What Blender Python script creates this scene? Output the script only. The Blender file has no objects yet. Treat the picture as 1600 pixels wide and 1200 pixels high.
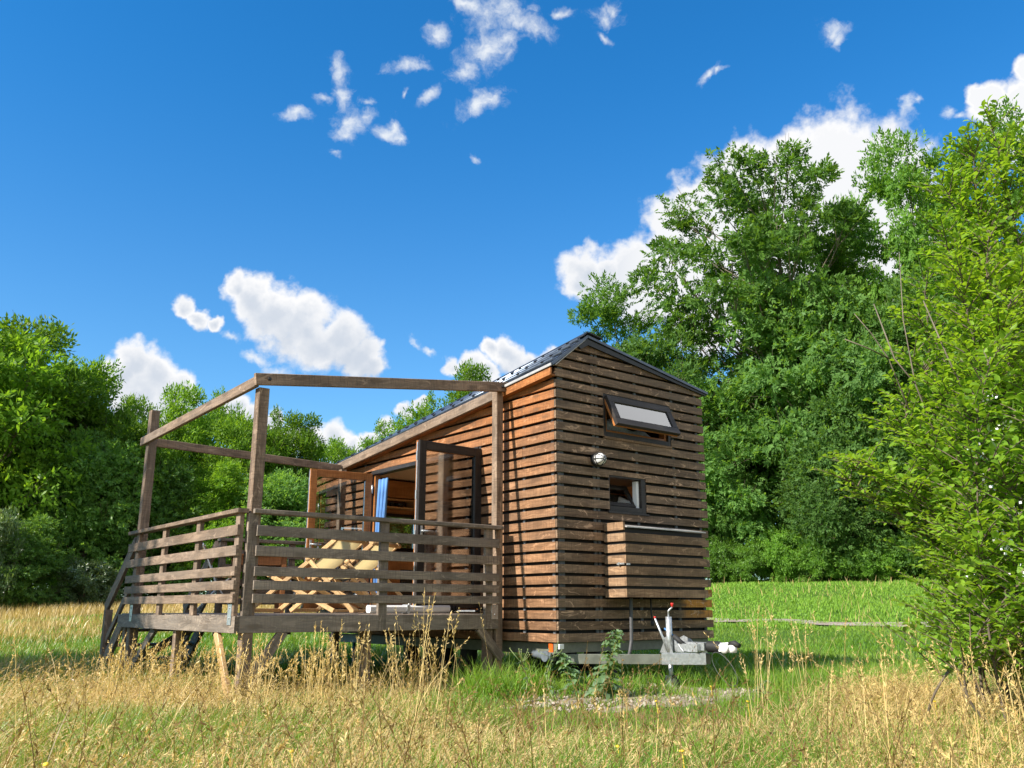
import bpy, math, random
import numpy as np
from mathutils import Vector, Matrix, noise as mnoise
random.seed(11)
R = math.radians
SC = bpy.context.scene
COL = SC.collection

# ------------------------------------------------------------------ frame of reference
F_PX = 1391.0                                   # focal length in pixels of the 1600 wide picture
PITCH = math.atan2(350, F_PX)
EYE = 0.95
HA = R(38.4)                                    # heading of the house in plan
HX, HY = 0.483, 9.628                           # near left corner of the house
CH, SH = math.cos(HA), math.sin(HA)
def W(u, v, z=0.0):                             # house coordinates -> world
    return Vector((HX + u*CH - v*SH, HY + u*SH + v*CH, z))
def L(x, y):                                    # world -> house coordinates (numpy friendly)
    dx, dy = x-HX, y-HY
    return dx*CH + dy*SH, -dx*SH + dy*CH
def sstep(a, b, x):
    t = np.clip((x-a)/(b-a), 0, 1)
    return t*t*(3-2*t)
def ground(x, y):
    x = np.asarray(x, float); y = np.asarray(y, float)
    t = sstep(13, 42, y)
    side = sstep(-10, 25, x)
    z = 0.12 + t*(1.2 + 1.3*side) + np.clip(y-42, 0, 200)*0.012
    z = z + 0.03*np.sin(x*0.9+0.7*y) + 0.02*np.sin(1.7*x-1.3*y+1)
    return z
def gz(x, y): return float(ground(x, y))
def bearing(px, D):                             # ground point seen at a bearing and a distance
    a = math.atan2(px-800, math.hypot(F_PX, 350))
    return D*math.sin(a), D*math.cos(a)
def height_at(py, D, px=800):                   # world height of something seen at row py, D metres out
    a = math.atan2(px-800, math.hypot(F_PX, 350))
    k = (600-py)/F_PX
    f = D*math.cos(a)
    return EYE + f*math.tan(PITCH + math.atan(k))

# ------------------------------------------------------------------ small mesh builder
class MB:
    def __init__(s): s.v=[]; s.f=[]; s.uv=[]; s.r=[]; s.sm=[]
    def poly(s, idx, uvs, r, smooth=False):
        s.f.append(tuple(idx)); s.uv.extend(uvs); s.r.append(r); s.sm.append(smooth)
    def beam(s, p0, p1, w, h, up=(0,0,1), ch=0.004, r=None):
        p0=Vector(p0); p1=Vector(p1); d=(p1-p0); ln=d.length; d/=ln
        up=Vector(up); side=d.cross(up).normalized(); upv=side.cross(d).normalized()
        r=random.random() if r is None else r
        ch=min(ch, w*.3, h*.3); a=w/2; b=h/2
        prof=[(-a+ch,-b),(a-ch,-b),(a,-b+ch),(a,b-ch),(a-ch,b),(-a+ch,b),(-a,b-ch),(-a,-b+ch)]
        o=len(s.v); off=random.random()*50; vo=random.random()*9
        for p in (p0,p1):
            for x,y in prof: s.v.append(p+side*x+upv*y)
        per=[0]
        for i in range(8):
            x0,y0=prof[i]; x1,y1=prof[(i+1)%8]; per.append(per[-1]+math.hypot(x1-x0,y1-y0))
        for i in range(8):
            j=(i+1)%8
            s.poly((o+i,o+8+i,o+8+j,o+j),[(off,vo+per[i]),(off+ln,vo+per[i]),(off+ln,vo+per[i+1]),(off,vo+per[i+1])],r)
        s.poly([o+i for i in range(8)],[(off+.3*x,vo+y) for x,y in prof],r)
        s.poly([o+8+i for i in range(7,-1,-1)],[(off+.3*x,vo+y) for x,y in reversed(prof)],r)
        return s
    def box(s, x0,x1,y0,y1,z0,z1, ch=0.003, r=None):
        dx,dy,dz=x1-x0,y1-y0,z1-z0; cx,cy,cz=(x0+x1)/2,(y0+y1)/2,(z0+z1)/2
        if dx>=dy and dx>=dz: return s.beam((x0,cy,cz),(x1,cy,cz),dy,dz,(0,0,1),ch,r)
        if dy>=dz: return s.beam((cx,y0,cz),(cx,y1,cz),dx,dz,(0,0,1),ch,r)
        return s.beam((cx,cy,z0),(cx,cy,z1),dx,dy,(0,1,0),ch,r)
    def prism(s, pts, axis, d0, d1, r=None):     # polygon (a,z) extruded along 'v' (a=u) or 'u' (a=v)
        if len(pts)<3: return s
        r=random.random() if r is None else r
        o=len(s.v); off=random.random()*50; vo=random.random()*9; n=len(pts)
        def P(a,z,d): return Vector((a,d,z)) if axis=='v' else Vector((d,a,z))
        for d in (d0,d1):
            for a,z in pts: s.v.append(P(a,z,d))
        s.poly([o+i for i in range(n)],[(off+a,vo+z) for a,z in pts],r)
        s.poly([o+n+i for i in range(n-1,-1,-1)],[(off+a,vo+z) for a,z in reversed(pts)],r)
        for i in range(n):
            j=(i+1)%n
            s.poly((o+j,o+i,o+n+i,o+n+j),[(off+pts[j][0],vo+pts[j][1]),(off+pts[i][0],vo+pts[i][1]),(off+pts[i][0]+.02,vo+pts[i][1]+.02),(off+pts[j][0]+.02,vo+pts[j][1]+.02)],r)
        return s
    def quad(s, a,b,c,d, r=.5, smooth=False):
        o=len(s.v); s.v += [Vector(a),Vector(b),Vector(c),Vector(d)]
        s.poly((o,o+1,o+2,o+3),[(0,0),(1,0),(1,1),(0,1)],r,smooth); return s
    def tube(s, pts, rad, n=10, caps=True, r=.5):
        pts=[Vector(p) for p in pts]; m=len(pts)
        rad=[rad]*m if not hasattr(rad,'__len__') else rad
        o=len(s.v); prev=None
        for i,p in enumerate(pts):
            d=(pts[min(i+1,m-1)]-pts[max(i-1,0)])
            d=d.normalized() if d.length>1e-9 else Vector((0,0,1))
            if prev is None:
                x=d.orthogonal().normalized()
            else:
                x=(prev-d*prev.dot(d)); x=x.normalized() if x.length>1e-6 else d.orthogonal().normalized()
            prev=x; y=d.cross(x)
            for k in range(n):
                a=2*math.pi*k/n; s.v.append(p+(x*math.cos(a)+y*math.sin(a))*rad[i])
        for i in range(m-1):
            for k in range(n):
                k2=(k+1)%n
                s.poly((o+i*n+k,o+i*n+k2,o+(i+1)*n+k2,o+(i+1)*n+k),[(i,k/n),(i,(k+1)/n),(i+1,(k+1)/n),(i+1,k/n)],r,True)
        if caps:
            s.poly([o+k for k in range(n-1,-1,-1)],[(0,0)]*n,r)
            s.poly([o+(m-1)*n+k for k in range(n)],[(0,0)]*n,r)
        return s
    def cyl(s, p0, p1, rad, n=20, r=.5): return s.tube([p0,p1],rad,n,True,r)
    def lathe(s, prof, c, axis, n=24, r=.5):       # profile [(radius, along)] about an axis
        c=Vector(c); ax=Vector(axis).normalized(); x=ax.orthogonal().normalized(); y=ax.cross(x)
        o=len(s.v); m=len(prof)
        for rr,t in prof:
            for k in range(n):
                a=2*math.pi*k/n; s.v.append(c+ax*t+(x*math.cos(a)+y*math.sin(a))*max(rr,1e-5))
        for i in range(m-1):
            for k in range(n):
                k2=(k+1)%n
                s.poly((o+i*n+k,o+i*n+k2,o+(i+1)*n+k2,o+(i+1)*n+k),[(0,0)]*4,r,True)
        return s
    def build(s, name, mat, parent=None, org=(0,0,0)):
        me=bpy.data.meshes.new(name); o3=Vector(org)
        me.from_pydata([v-o3 for v in s.v],[],s.f)
        uvl=me.uv_layers.new(name='UVMap')
        uvl.data.foreach_set('uv',[c for t in s.uv for c in t])
        at=me.attributes.new('rnd','FLOAT','FACE'); at.data.foreach_set('value',s.r)
        me.polygons.foreach_set('use_smooth',s.sm)
        me.materials.append(mat); me.update()
        o=bpy.data.objects.new(name,me); COL.objects.link(o)
        if parent: o.parent=parent
        return o

def tag(o, label=None, cat=None, group=None, kind=None):
    if label: o['label']=label
    if cat: o['category']=cat
    if group: o['group']=group
    if kind: o['kind']=kind
    return o
ORG={}
def thing(name, label, cat, loc, rotz=0, group=None):
    o=bpy.data.objects.new(name,None); COL.objects.link(o); o.empty_display_size=.2
    o.location=loc; o.rotation_euler=(0,0,rotz)
    return tag(o,label,cat,group)
def local_thing(name,label,cat,u,v,z,group=None):
    o=thing(name,label,cat,W(u,v,z),HA,group); ORG[o.name]=(u,v,z); return o
def part(mb,name,mat,parent):
    root=parent
    while root.parent: root=root.parent
    return mb.build(name,mat,parent,ORG.get(root.name,(0,0,0)))

class Pieces:
    # collects shapes of one kind; every shape becomes a part of its own
    def __init__(s,name,mat,parent): s.a=(name,mat,parent)
    def __getattr__(s,m):
        def f(*p,**k):
            b=MB(); getattr(b,m)(*p,**k); part(b,*s.a)
        return f
def np_mesh(name, V, F, tint, mat, smooth=False):
    me=bpy.data.meshes.new(name); k=F.shape[1]; nf=len(F)
    me.vertices.add(len(V)); me.vertices.foreach_set('co',np.ascontiguousarray(V,dtype=np.float32).ravel())
    me.loops.add(nf*k); me.loops.foreach_set('vertex_index',np.ascontiguousarray(F,dtype=np.int32).ravel())
    me.polygons.add(nf); me.polygons.foreach_set('loop_start',np.arange(0,nf*k,k,dtype=np.int32))
    me.update(calc_edges=True)
    if tint is not None:
        at=me.attributes.new('tint','FLOAT','FACE'); at.data.foreach_set('value',np.ascontiguousarray(tint,dtype=np.float32))
    if smooth: me.polygons.foreach_set('use_smooth',np.ones(nf,dtype=bool))
    me.materials.append(mat)
    return me
def link(name, me, parent=None):
    o=bpy.data.objects.new(name,me); COL.objects.link(o)
    if parent: o.parent=parent
    return o

# ------------------------------------------------------------------ materials
def new_mat(name):
    m=bpy.data.materials.new(name); m.use_nodes=True; nt=m.node_tree
    nt.nodes.clear(); return m, nt
class N:                                          # terse node helper
    def __init__(s, nt): s.nt=nt
    def __call__(s, typ, ins=None, **kw):
        n=s.nt.nodes.new(typ)
        for k,v in kw.items(): setattr(n,k,v)
        if ins:
            for k,v in ins.items():
                sk=n.inputs[k]
                if isinstance(v,bpy.types.NodeSocket): s.nt.links.new(v,sk)
                else: sk.default_value=v
        return n
    def math(s, op, a, b=None, c=None, clamp=False):
        n=s.nt.nodes.new('ShaderNodeMath'); n.operation=op; n.use_clamp=clamp
        for i,v in enumerate((a,b,c)):
            if v is None: continue
            if isinstance(v,bpy.types.NodeSocket): s.nt.links.new(v,n.inputs[i])
            else: n.inputs[i].default_value=v
        return n.outputs[0]
    def vmath(s, op, a, b=None, out='Vector'):
        n=s.nt.nodes.new('ShaderNodeVectorMath'); n.operation=op
        for i,v in enumerate((a,b)):
            if v is None: continue
            if isinstance(v,bpy.types.NodeSocket): s.nt.links.new(v,n.inputs[i])
            else: n.inputs[i].default_value=v
        return n.outputs[out]
    def mix(s, f, a, b, typ='MIX'):
        n=s.nt.nodes.new('ShaderNodeMix'); n.data_type='RGBA'; n.blend_type=typ
        for k,v in ((0,f),(6,a),(7,b)):
            if isinstance(v,bpy.types.NodeSocket): s.nt.links.new(v,n.inputs[k])
            elif k==0: n.inputs[0].default_value=v
            else: n.inputs[k].default_value=(*v,1) if len(v)==3 else v
        return n.outputs[2]
    def rng(s, x, a, b, c=0., d=1., smooth=True):
        n=s.nt.nodes.new('ShaderNodeMapRange'); n.interpolation_type='SMOOTHSTEP' if smooth else 'LINEAR'
        n.inputs[1].default_value=a; n.inputs[2].default_value=b; n.inputs[3].default_value=c; n.inputs[4].default_value=d
        s.nt.links.new(x,n.inputs[0]); return n.outputs[0]
    def link(s,a,b): s.nt.links.new(a,b)

def wood(name, dark, light, alt=None, alt_mask=None, rough=.7, knot=.5, gray=0.0, graycol=(.16,.15,.14), vary=.5, bump=.35, grain=1.0, pale=.35):
    m,nt=new_mat(name); n=N(nt)
    uv=n('ShaderNodeUVMap',uv_map='UVMap').outputs[0]
    rnd=n('ShaderNodeAttribute',attribute_name='rnd').outputs['Fac']
    geo=n('ShaderNodeNewGeometry')
    base=n.vmath('ADD',uv,n('ShaderNodeCombineXYZ',{'X':n.math('MULTIPLY',rnd,31.7),'Y':n.math('MULTIPLY',rnd,17.1)}).outputs[0])
    w=n('ShaderNodeTexNoise',{'Vector':n.vmath('MULTIPLY',base,(2.2,9,0)),'Scale':1.0,'Detail':2.0},noise_dimensions='2D').outputs[0]
    wv=n.vmath('ADD',n.vmath('MULTIPLY',base,(1.6,62,0)),n('ShaderNodeCombineXYZ',{'Y':n.math('MULTIPLY',w,7.0)}).outputs[0])
    g1=n('ShaderNodeTexNoise',{'Vector':wv,'Scale':1.0,'Detail':5.0,'Roughness':.65},noise_dimensions='2D').outputs[0]
    g2=n('ShaderNodeTexNoise',{'Vector':n.vmath('MULTIPLY',base,(4,150,0)),'Scale':1.0,'Detail':3.0},noise_dimensions='2D').outputs[0]
    blot=n('ShaderNodeTexNoise',{'Vector':n.vmath('MULTIPLY',base,(1.6,5,0)),'Scale':1.0,'Detail':4.0},noise_dimensions='2D').outputs[0]
    vor=n('ShaderNodeTexVoronoi',{'Vector':n.vmath('MULTIPLY',base,(2.3,7.5,0)),'Scale':1.0,'Randomness':1.0},voronoi_dimensions='2D').outputs['Distance']
    k1=n.rng(vor,.07,.15,1,0); kr=n.rng(vor,.12,.26,1,0)
    f=n.math('ADD',n.math('MULTIPLY',n.rng(g1,.3,.7),.6),n.math('MULTIPLY',g2,.4))
    c=n.mix(n.math('MULTIPLY',f,grain),dark,light)
    if alt is not None:
        oc=n('ShaderNodeTexCoord').outputs['Object']; sp=n('ShaderNodeSeparateXYZ',{0:oc})
        mask=alt_mask(n,sp,blot)
        ca=n.mix(f,alt[0],alt[1]); c=n.mix(mask,c,ca)
    c=n.mix(1.0,c,n('ShaderNodeCombineXYZ',{i:n.math('MULTIPLY_ADD',n.rng(blot,.25,.75),.55,.72) for i in range(3)}).outputs[0],'MULTIPLY')
    tv=n.math('MULTIPLY_ADD',rnd,vary,1-vary*.5)
    c=n.mix(1.0,c,n('ShaderNodeCombineXYZ',{i:tv for i in range(3)}).outputs[0],'MULTIPLY')
    saw=n('ShaderNodeTexNoise',{'Vector':n.vmath('MULTIPLY',base,(70,5,0)),'Scale':1.0,'Detail':3.0,'Roughness':.7},noise_dimensions='2D').outputs[0]
    c=n.mix(n.math('MULTIPLY',n.rng(saw,.40,.75),.5),c,tuple(x*.5 for x in dark))
    sl=n('ShaderNodeTexNoise',{'Vector':n.vmath('ADD',n.vmath('MULTIPLY',base,(11,9,0)),n('ShaderNodeCombineXYZ',{'X':n.math('MULTIPLY',w,6.0)}).outputs[0]),'Scale':1.0,'Detail':4.0,'Roughness':.6},noise_dimensions='2D').outputs[0]
    c=n.mix(n.math('MULTIPLY',n.rng(sl,.60,.70),pale),c,tuple(min(1,x*1.7+.03) for x in light))
    if gray>0:
        gn=n('ShaderNodeTexNoise',{'Vector':n.vmath('MULTIPLY',base,(.8,3,0)),'Scale':1.0,'Detail':5.0},noise_dimensions='2D').outputs[0]
        c=n.mix(n.math('MULTIPLY',n.rng(gn,.3,.75),gray),c,graycol)
    c=n.mix(n.math('MULTIPLY',kr,knot*.55),c,tuple(x*.55 for x in dark))
    c=n.mix(n.math('MULTIPLY',k1,knot),c,tuple(min(1,x*.45) for x in light))
    hb=n.math('ADD',n.math('ADD',n.math('MULTIPLY',g1,.7),n.math('MULTIPLY',g2,.5)),n.math('MULTIPLY',saw,.5))
    bm=n('ShaderNodeBump',{'Strength':bump,'Distance':.004,'Height':hb}).outputs[0]
    b=n('ShaderNodeBsdfPrincipled',{'Base Color':c,'Roughness':rough,'Normal':bm,'Specular IOR Level':.25})
    o=n('ShaderNodeOutputMaterial',{'Surface':b.outputs[0]})
    return m
def plain(name, col, rough=.5, metal=0., var=.15, scale=14., bump=0., spec=.5):
    m,nt=new_mat(name); n=N(nt)
    oc=n('ShaderNodeTexCoord').outputs['Object']
    t=n('ShaderNodeTexNoise',{'Vector':oc,'Scale':scale,'Detail':6.0,'Roughness':.6}).outputs[0]
    t2=n('ShaderNodeTexNoise',{'Vector':oc,'Scale':scale*7,'Detail':3.0}).outputs[0]
    f=n.math('ADD',n.math('MULTIPLY',n.rng(t,.3,.7),.7),n.math('MULTIPLY',t2,.3))
    c=n.mix(f,tuple(x*(1-var) for x in col),tuple(min(1,x*(1+var)) for x in col))
    ins={'Base Color':c,'Roughness':n.math('MULTIPLY_ADD',t,.25,rough-.12),'Metallic':metal,'Specular IOR Level':spec}
    if bump: ins['Normal']=n('ShaderNodeBump',{'Strength':bump,'Distance':.003,'Height':f}).outputs[0]
    b=n('ShaderNodeBsdfPrincipled',ins); n('ShaderNodeOutputMaterial',{'Surface':b.outputs[0]})
    return m
def glass(name, tint=(.93,.95,.95), boost=2.2, add=.03):
    m,nt=new_mat(name); n=N(nt)
    fr=n('ShaderNodeFresnel',{'IOR':1.5}).outputs[0]
    f=n.math('MULTIPLY_ADD',fr,boost,add,clamp=True)
    t=n('ShaderNodeBsdfTransparent',{'Color':(*tint,1)}); g=n('ShaderNodeBsdfGlossy',{'Color':(1,1,1,1),'Roughness':.0})
    mx=n('ShaderNodeMixShader',{0:f,1:t.outputs[0],2:g.outputs[0]}); n('ShaderNodeOutputMaterial',{'Surface':mx.outputs[0]})
    return m
def leafy(name, c0, c1, c2, trans=.45, gloss=.12, rough=.45, zone=2.5):
    m,nt=new_mat(name); n=N(nt)
    t=n('ShaderNodeAttribute',attribute_name='tint').outputs['Fac']
    oi=n('ShaderNodeObjectInfo').outputs['Random']
    oc=n('ShaderNodeTexCoord').outputs['Object']
    z=n('ShaderNodeTexNoise',{'Vector':oc,'Scale':1/zone,'Detail':3.0}).outputs[0]
    c=n.mix(t,c0,c1); c=n.mix(n.math('MULTIPLY',n.rng(z,.35,.7),.75),c,c2)
    ov=n.math('MULTIPLY_ADD',oi,.5,.78)
    c=n.mix(1.0,c,n('ShaderNodeCombineXYZ',{0:n.math('MULTIPLY_ADD',oi,.5,.75),1:ov,2:ov}).outputs[0],'MULTIPLY')
    d=n('ShaderNodeBsdfDiffuse',{'Color':c})
    tc=n.mix(1.0,c,(1.5,1.35,.45),'MULTIPLY')
    tr=n('ShaderNodeBsdfTranslucent',{'Color':tc})
    a=n('ShaderNodeMixShader',{0:trans,1:d.outputs[0],2:tr.outputs[0]})
    g=n('ShaderNodeBsdfGlossy',{'Color':(1,1,1,1),'Roughness':rough})
    a=n('ShaderNodeMixShader',{0:n.math('MULTIPLY',n('ShaderNodeFresnel',{'IOR':1.4}).outputs[0],gloss*.9),1:a.outputs[0],2:g.outputs[0]})
    n('ShaderNodeOutputMaterial',{'Surface':a.outputs[0]})
    return m

M={}
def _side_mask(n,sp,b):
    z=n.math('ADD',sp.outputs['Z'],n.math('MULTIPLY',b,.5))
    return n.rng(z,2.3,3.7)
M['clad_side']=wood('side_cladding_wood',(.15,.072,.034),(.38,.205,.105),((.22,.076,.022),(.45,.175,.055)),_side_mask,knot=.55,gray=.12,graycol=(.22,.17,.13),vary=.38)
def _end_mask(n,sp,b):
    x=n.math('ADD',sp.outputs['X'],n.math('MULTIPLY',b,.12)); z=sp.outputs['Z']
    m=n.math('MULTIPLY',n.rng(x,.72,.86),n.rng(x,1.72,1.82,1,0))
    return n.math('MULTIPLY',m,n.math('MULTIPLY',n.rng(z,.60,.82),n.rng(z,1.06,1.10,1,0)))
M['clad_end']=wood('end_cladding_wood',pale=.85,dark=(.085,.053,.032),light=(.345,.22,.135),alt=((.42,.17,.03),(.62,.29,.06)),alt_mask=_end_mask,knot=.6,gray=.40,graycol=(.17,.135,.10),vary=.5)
M['clad_box']=wood('box_cladding_wood',(.15,.085,.048),(.37,.23,.13),knot=.55,gray=.25,graycol=(.21,.165,.12),vary=.35)
M['eave']=wood('eave_board_wood',(.24,.085,.024),(.42,.165,.05),knot=.3,vary=.3)
M['deckwood']=wood('weathered_deck_wood',(.115,.088,.068),(.34,.275,.215),knot=.7,gray=.6,graycol=(.21,.185,.16),vary=.4,bump=.5)
M['postwood']=wood('weathered_post_wood',(.12,.080,.054),(.345,.245,.17),knot=.7,gray=.45,graycol=(.20,.165,.135),vary=.25,bump=.5)
M['palewood']=wood('pale_beech_wood',(.50,.30,.13),(.68,.46,.24),knot=.1,vary=.15,rough=.45,bump=.1,pale=.05)
M['teak']=wood('orange_teak_wood',(.22,.085,.03),(.40,.165,.06),knot=.1,vary=.2,rough=.5,bump=.15,pale=.05)
M['doorwood']=wood('varnished_door_wood',(.32,.115,.032),(.46,.19,.06),knot=.05,vary=.1,rough=.35,bump=.08,pale=.05)
M['darkpaint']=wood('dark_window_paint',(.022,.019,.018),(.055,.047,.043),knot=.05,vary=.15,rough=.45,bump=.12,pale=.05)
M['interior']=wood('interior_plywood',(.33,.15,.055),(.47,.235,.09),knot=.25,vary=.2,rough=.5,bump=.05,pale=.05)
M['membrane']=plain('black_membrane',(.012,.012,.013),.8,var=.3)
M['batten']=plain('blue_grey_batten',(.10,.12,.14),.8,var=.3)
M['ceiling']=plain('cream_ceiling',(.62,.53,.42),.8,var=.06)
M['roof']=plain('anthracite_roof_sheet',(.10,.125,.165),.30,metal=.55,var=.25,scale=6)
M['trim']=plain('pale_metal_trim',(.45,.43,.41),.5,metal=.3)
M['blacktrim']=plain('black_roof_trim',(.02,.02,.022),.5)
M['galv']=plain('galvanised_steel',(.50,.52,.53),.42,metal=.75,var=.22,scale=30)
M['chassis']=plain('grey_green_chassis',(.16,.17,.14),.6,metal=.3,var=.3,scale=8)
M['rubber']=plain('black_rubber',(.018,.018,.018),.7)
M['white']=plain('white_plastic',(.78,.78,.77),.4,var=.05)
M['orange']=plain('orange_lens',(.75,.12,.015),.3,var=.1)
M['red']=plain('red_plastic',(.6,.025,.02),.35,var=.1)
M['blue']=plain('blue_curtain_cloth',(.10,.24,.52),.85,var=.2,scale=5)
M['bluemetal']=plain('blue_painted_steel',(.05,.16,.36),.4)
def cloth(name,col,trans):
    m,nt=new_mat(name); n=N(nt)
    w=n('ShaderNodeTexNoise',{'Vector':n('ShaderNodeTexCoord').outputs['Object'],'Scale':90.0,'Detail':3.0}).outputs[0]
    c=n.mix(w,tuple(x*.9 for x in col),col)
    a=n('ShaderNodeMixShader',{0:trans,1:n('ShaderNodeBsdfDiffuse',{'Color':c}).outputs[0],2:n('ShaderNodeBsdfTranslucent',{'Color':c}).outputs[0]})
    n('ShaderNodeOutputMaterial',{'Surface':a.outputs[0]}); return m
M['canvas']=cloth('cream_canvas',(.93,.83,.58),.65)
M['blind_and_glare']=plain('pale_blind_and_glare',(.85,.86,.88),.7,var=.04)
M['bedding']=plain('blue_speckled_bedding',(.42,.50,.66),.9,var=.35,scale=45)
M['alu']=plain('white_painted_tube',(.70,.70,.70),.35,metal=.2,var=.08)
M['dark']=plain('dark_appliance',(.02,.03,.035),.25,var=.2)
M['hose']=plain('grey_corrugated_hose',(.07,.07,.075),.5)
M['glass']=glass('window_glass')
M['doorglass']=glass('door_glass',boost=4.0,add=.05); M['skyglass']=glass('coated_glass',boost=4.0,add=.14)
SUN_E,SKY_STR,SKY_SAT,SKY_LOW,SKY_TINT,EXPO=4.6,.10,1.15,(.72,.98,1.07),(.21,.88,1.18),0.95
CLOUD_LO,CLOUD_HI,CLOUD_W=(2.9,3.3,3.9),(5.2,5.2,5.25),(4.7,4.9,5.1)
# ================================================================== the tiny house on its trailer
BZ, BP, BH = 0.602, 0.1195, 0.087               # first board, pitch, board height
VEND, UEND = 5.42, 2.50
eave_z  = lambda v: 3.583-0.108*v
ridge_z = lambda v: 4.020-0.131*v
right_z = lambda v: 3.655-0.115*v
RU=.47
def roof_at(u, v):
    if u<=RU: return eave_z(v)+(ridge_z(v)-eave_z(v))*(u+.06)/(RU+.06)
    return ridge_z(v)+(right_z(v)-ridge_z(v))*(u-RU)/(2.55-RU)
house=local_thing('tiny_house','brown slatted wooden tiny house on a trailer with open glass doors','tiny house',1.25,2.7,.12)

def clip(pts, a, b, c):                           # keep a*x+b*z<=c
    out=[]
    for i in range(len(pts)):
        p,q=pts[i],pts[(i+1)%len(pts)]
        dp=a*p[0]+b*p[1]-c; dq=a*q[0]+b*q[1]-c
        if dp<=0: out.append(p)
        if dp*dq<0:
            t=dp/(dp-dq); out.append((p[0]+t*(q[0]-p[0]),p[1]+t*(q[1]-p[1])))
    return out
def split(a0,a1,z0,z1,holes):
    iv=[(a0,a1)]
    rects=[]
    cuts=sorted({z0,z1,*[h[2] for h in holes if z0<h[2]<z1],*[h[3] for h in holes if z0<h[3]<z1]})
    for i in range(len(cuts)-1):
        b0,b1=cuts[i],cuts[i+1]; iv=[(a0,a1)]
        for h in holes:
            if h[2]<b1-1e-6 and h[3]>b0+1e-6:
                nv=[]
                for s,e in iv:
                    if h[0]>s: nv.append((s,min(e,h[0])))
                    if h[1]<e: nv.append((max(s,h[1]),e))
                iv=[(s,e) for s,e in nv if e-s>.004]
        rects += [(s,e,b0,b1) for s,e in iv]
    return rects
AWN=(.735,1.885,2.875,3.380); TLT=(.800,1.410,2.005,2.430)
DOOR=(1.385,4.05,.90,2.865)
end=MB(); side=MB()
k=0
while BZ+k*BP<4.0:
    z0=BZ+k*BP+random.uniform(-.003,.003); z1=z0+BH+random.uniform(-.003,.002)
    r=random.random()
    for s,e,b0,b1 in split(random.uniform(0,.003),UEND+random.uniform(-.012,.006),z0,z1,[AWN,TLT]):
        p=[(s,b0),(e,b0),(e,b1),(s,b1)]
        # roof line of the gable
        m1=(ridge_z(0)-eave_z(0))/(RU+.06); p=clip(p,-m1,1,eave_z(0)+m1*.06-.045)
        m2=(right_z(0)-ridge_z(0))/(2.55-RU); p=clip(p,-m2,1,ridge_z(0)-m2*RU-.055)
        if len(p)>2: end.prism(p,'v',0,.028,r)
    joint=random.uniform(.5,5)
    r2=random.random()
    for s,e,b0,b1 in split(.030,VEND,z0,z1,[DOOR]):
        segs=[(s,e)]
        if s<joint-.3 and e>joint+.3: segs=[(s,joint-.0015),(joint+.0015,e)]
        for i,(s1,e1) in enumerate(segs):
            p=clip([(s1,b0),(e1,b0),(e1,b1),(s1,b1)],.108,1,3.583-.072)
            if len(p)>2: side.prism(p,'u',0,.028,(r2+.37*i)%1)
    k+=1
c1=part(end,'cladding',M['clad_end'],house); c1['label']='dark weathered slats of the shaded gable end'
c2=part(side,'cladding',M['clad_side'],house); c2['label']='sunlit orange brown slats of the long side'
# far gable and far long side slats
far=MB(); k=0
while BZ+k*BP<3.6:
    z0=BZ+k*BP; z1=z0+BH
    for s,e,b0,b1 in split(0,UEND,z0,z1,[(.9,1.62,1.84,2.43)]):
        p=[(s,b0),(e,b0),(e,b1),(s,b1)]
        m1=(ridge_z(VEND)-eave_z(VEND))/(RU+.06); p=clip(p,-m1,1,eave_z(VEND)+m1*.06-.045)
        m2=(right_z(VEND)-ridge_z(VEND))/(2.55-RU); p=clip(p,-m2,1,ridge_z(VEND)-m2*RU-.055)
        if len(p)>2: far.prism(p,'v',VEND+.003,VEND+.031)
    p=clip([(.03,z0),(VEND,z0),(VEND,z1),(.03,z1)],.115,1,3.655-.05)
    if len(p)>2: far.prism(p,'u',UEND-.028,UEND)
    k+=1
part(far,'cladding',M['clad_end'],house)
# battens behind the slats
bt=Pieces('batten',M['batten'],house)
for u in (.075,.115,.60,.66,1.30,1.95,2.40):
    zt=roof_at(u,0)-.08
    for s,e,b0,b1 in split(u-.02,u+.02,.61,zt,[AWN,TLT]): bt.box(s,e,.030,.052,b0,b1)
for v in (.10,.60,1.15,4.3,4.8,5.35): bt.box(.030,.052,v-.02,v+.02,.61,eave_z(v)-.10)
# shell
sh=MB()
def shell_end(v0,v1,holes,vr):
    for s,e,b0,b1 in split(.056,UEND-.056,.60,4.05,holes):
        p=[(s,b0),(e,b0),(e,b1),(s,b1)]
        m1=(ridge_z(vr)-eave_z(vr))/(RU+.06); p=clip(p,-m1,1,eave_z(vr)+m1*.06-.05)
        m2=(right_z(vr)-ridge_z(vr))/(2.55-RU); p=clip(p,-m2,1,ridge_z(vr)-m2*RU-.06)
        if len(p)>2: sh.prism(p,'v',v0,v1,.5)
shell_end(.056,.096,[AWN,TLT],.1)
shell_end(VEND-.056,VEND-.01,[(.9,1.62,1.84,2.43)],VEND)
for s,e,b0,b1 in split(.100,VEND-.06,.60,3.6,[DOOR]):
    sh.prism(clip([(s,b0),(e,b0),(e,b1),(s,b1)],.108,1,3.583-.075),'u',.056,.096,.5)
sh.prism(clip([(.10,.60),(VEND-.06,.60),(VEND-.06,3.7),(.10,3.7)],.115,1,3.655-.07),'u',UEND-.096,UEND-.056,.5)
part(sh,'wall',M['membrane'],house)
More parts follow.
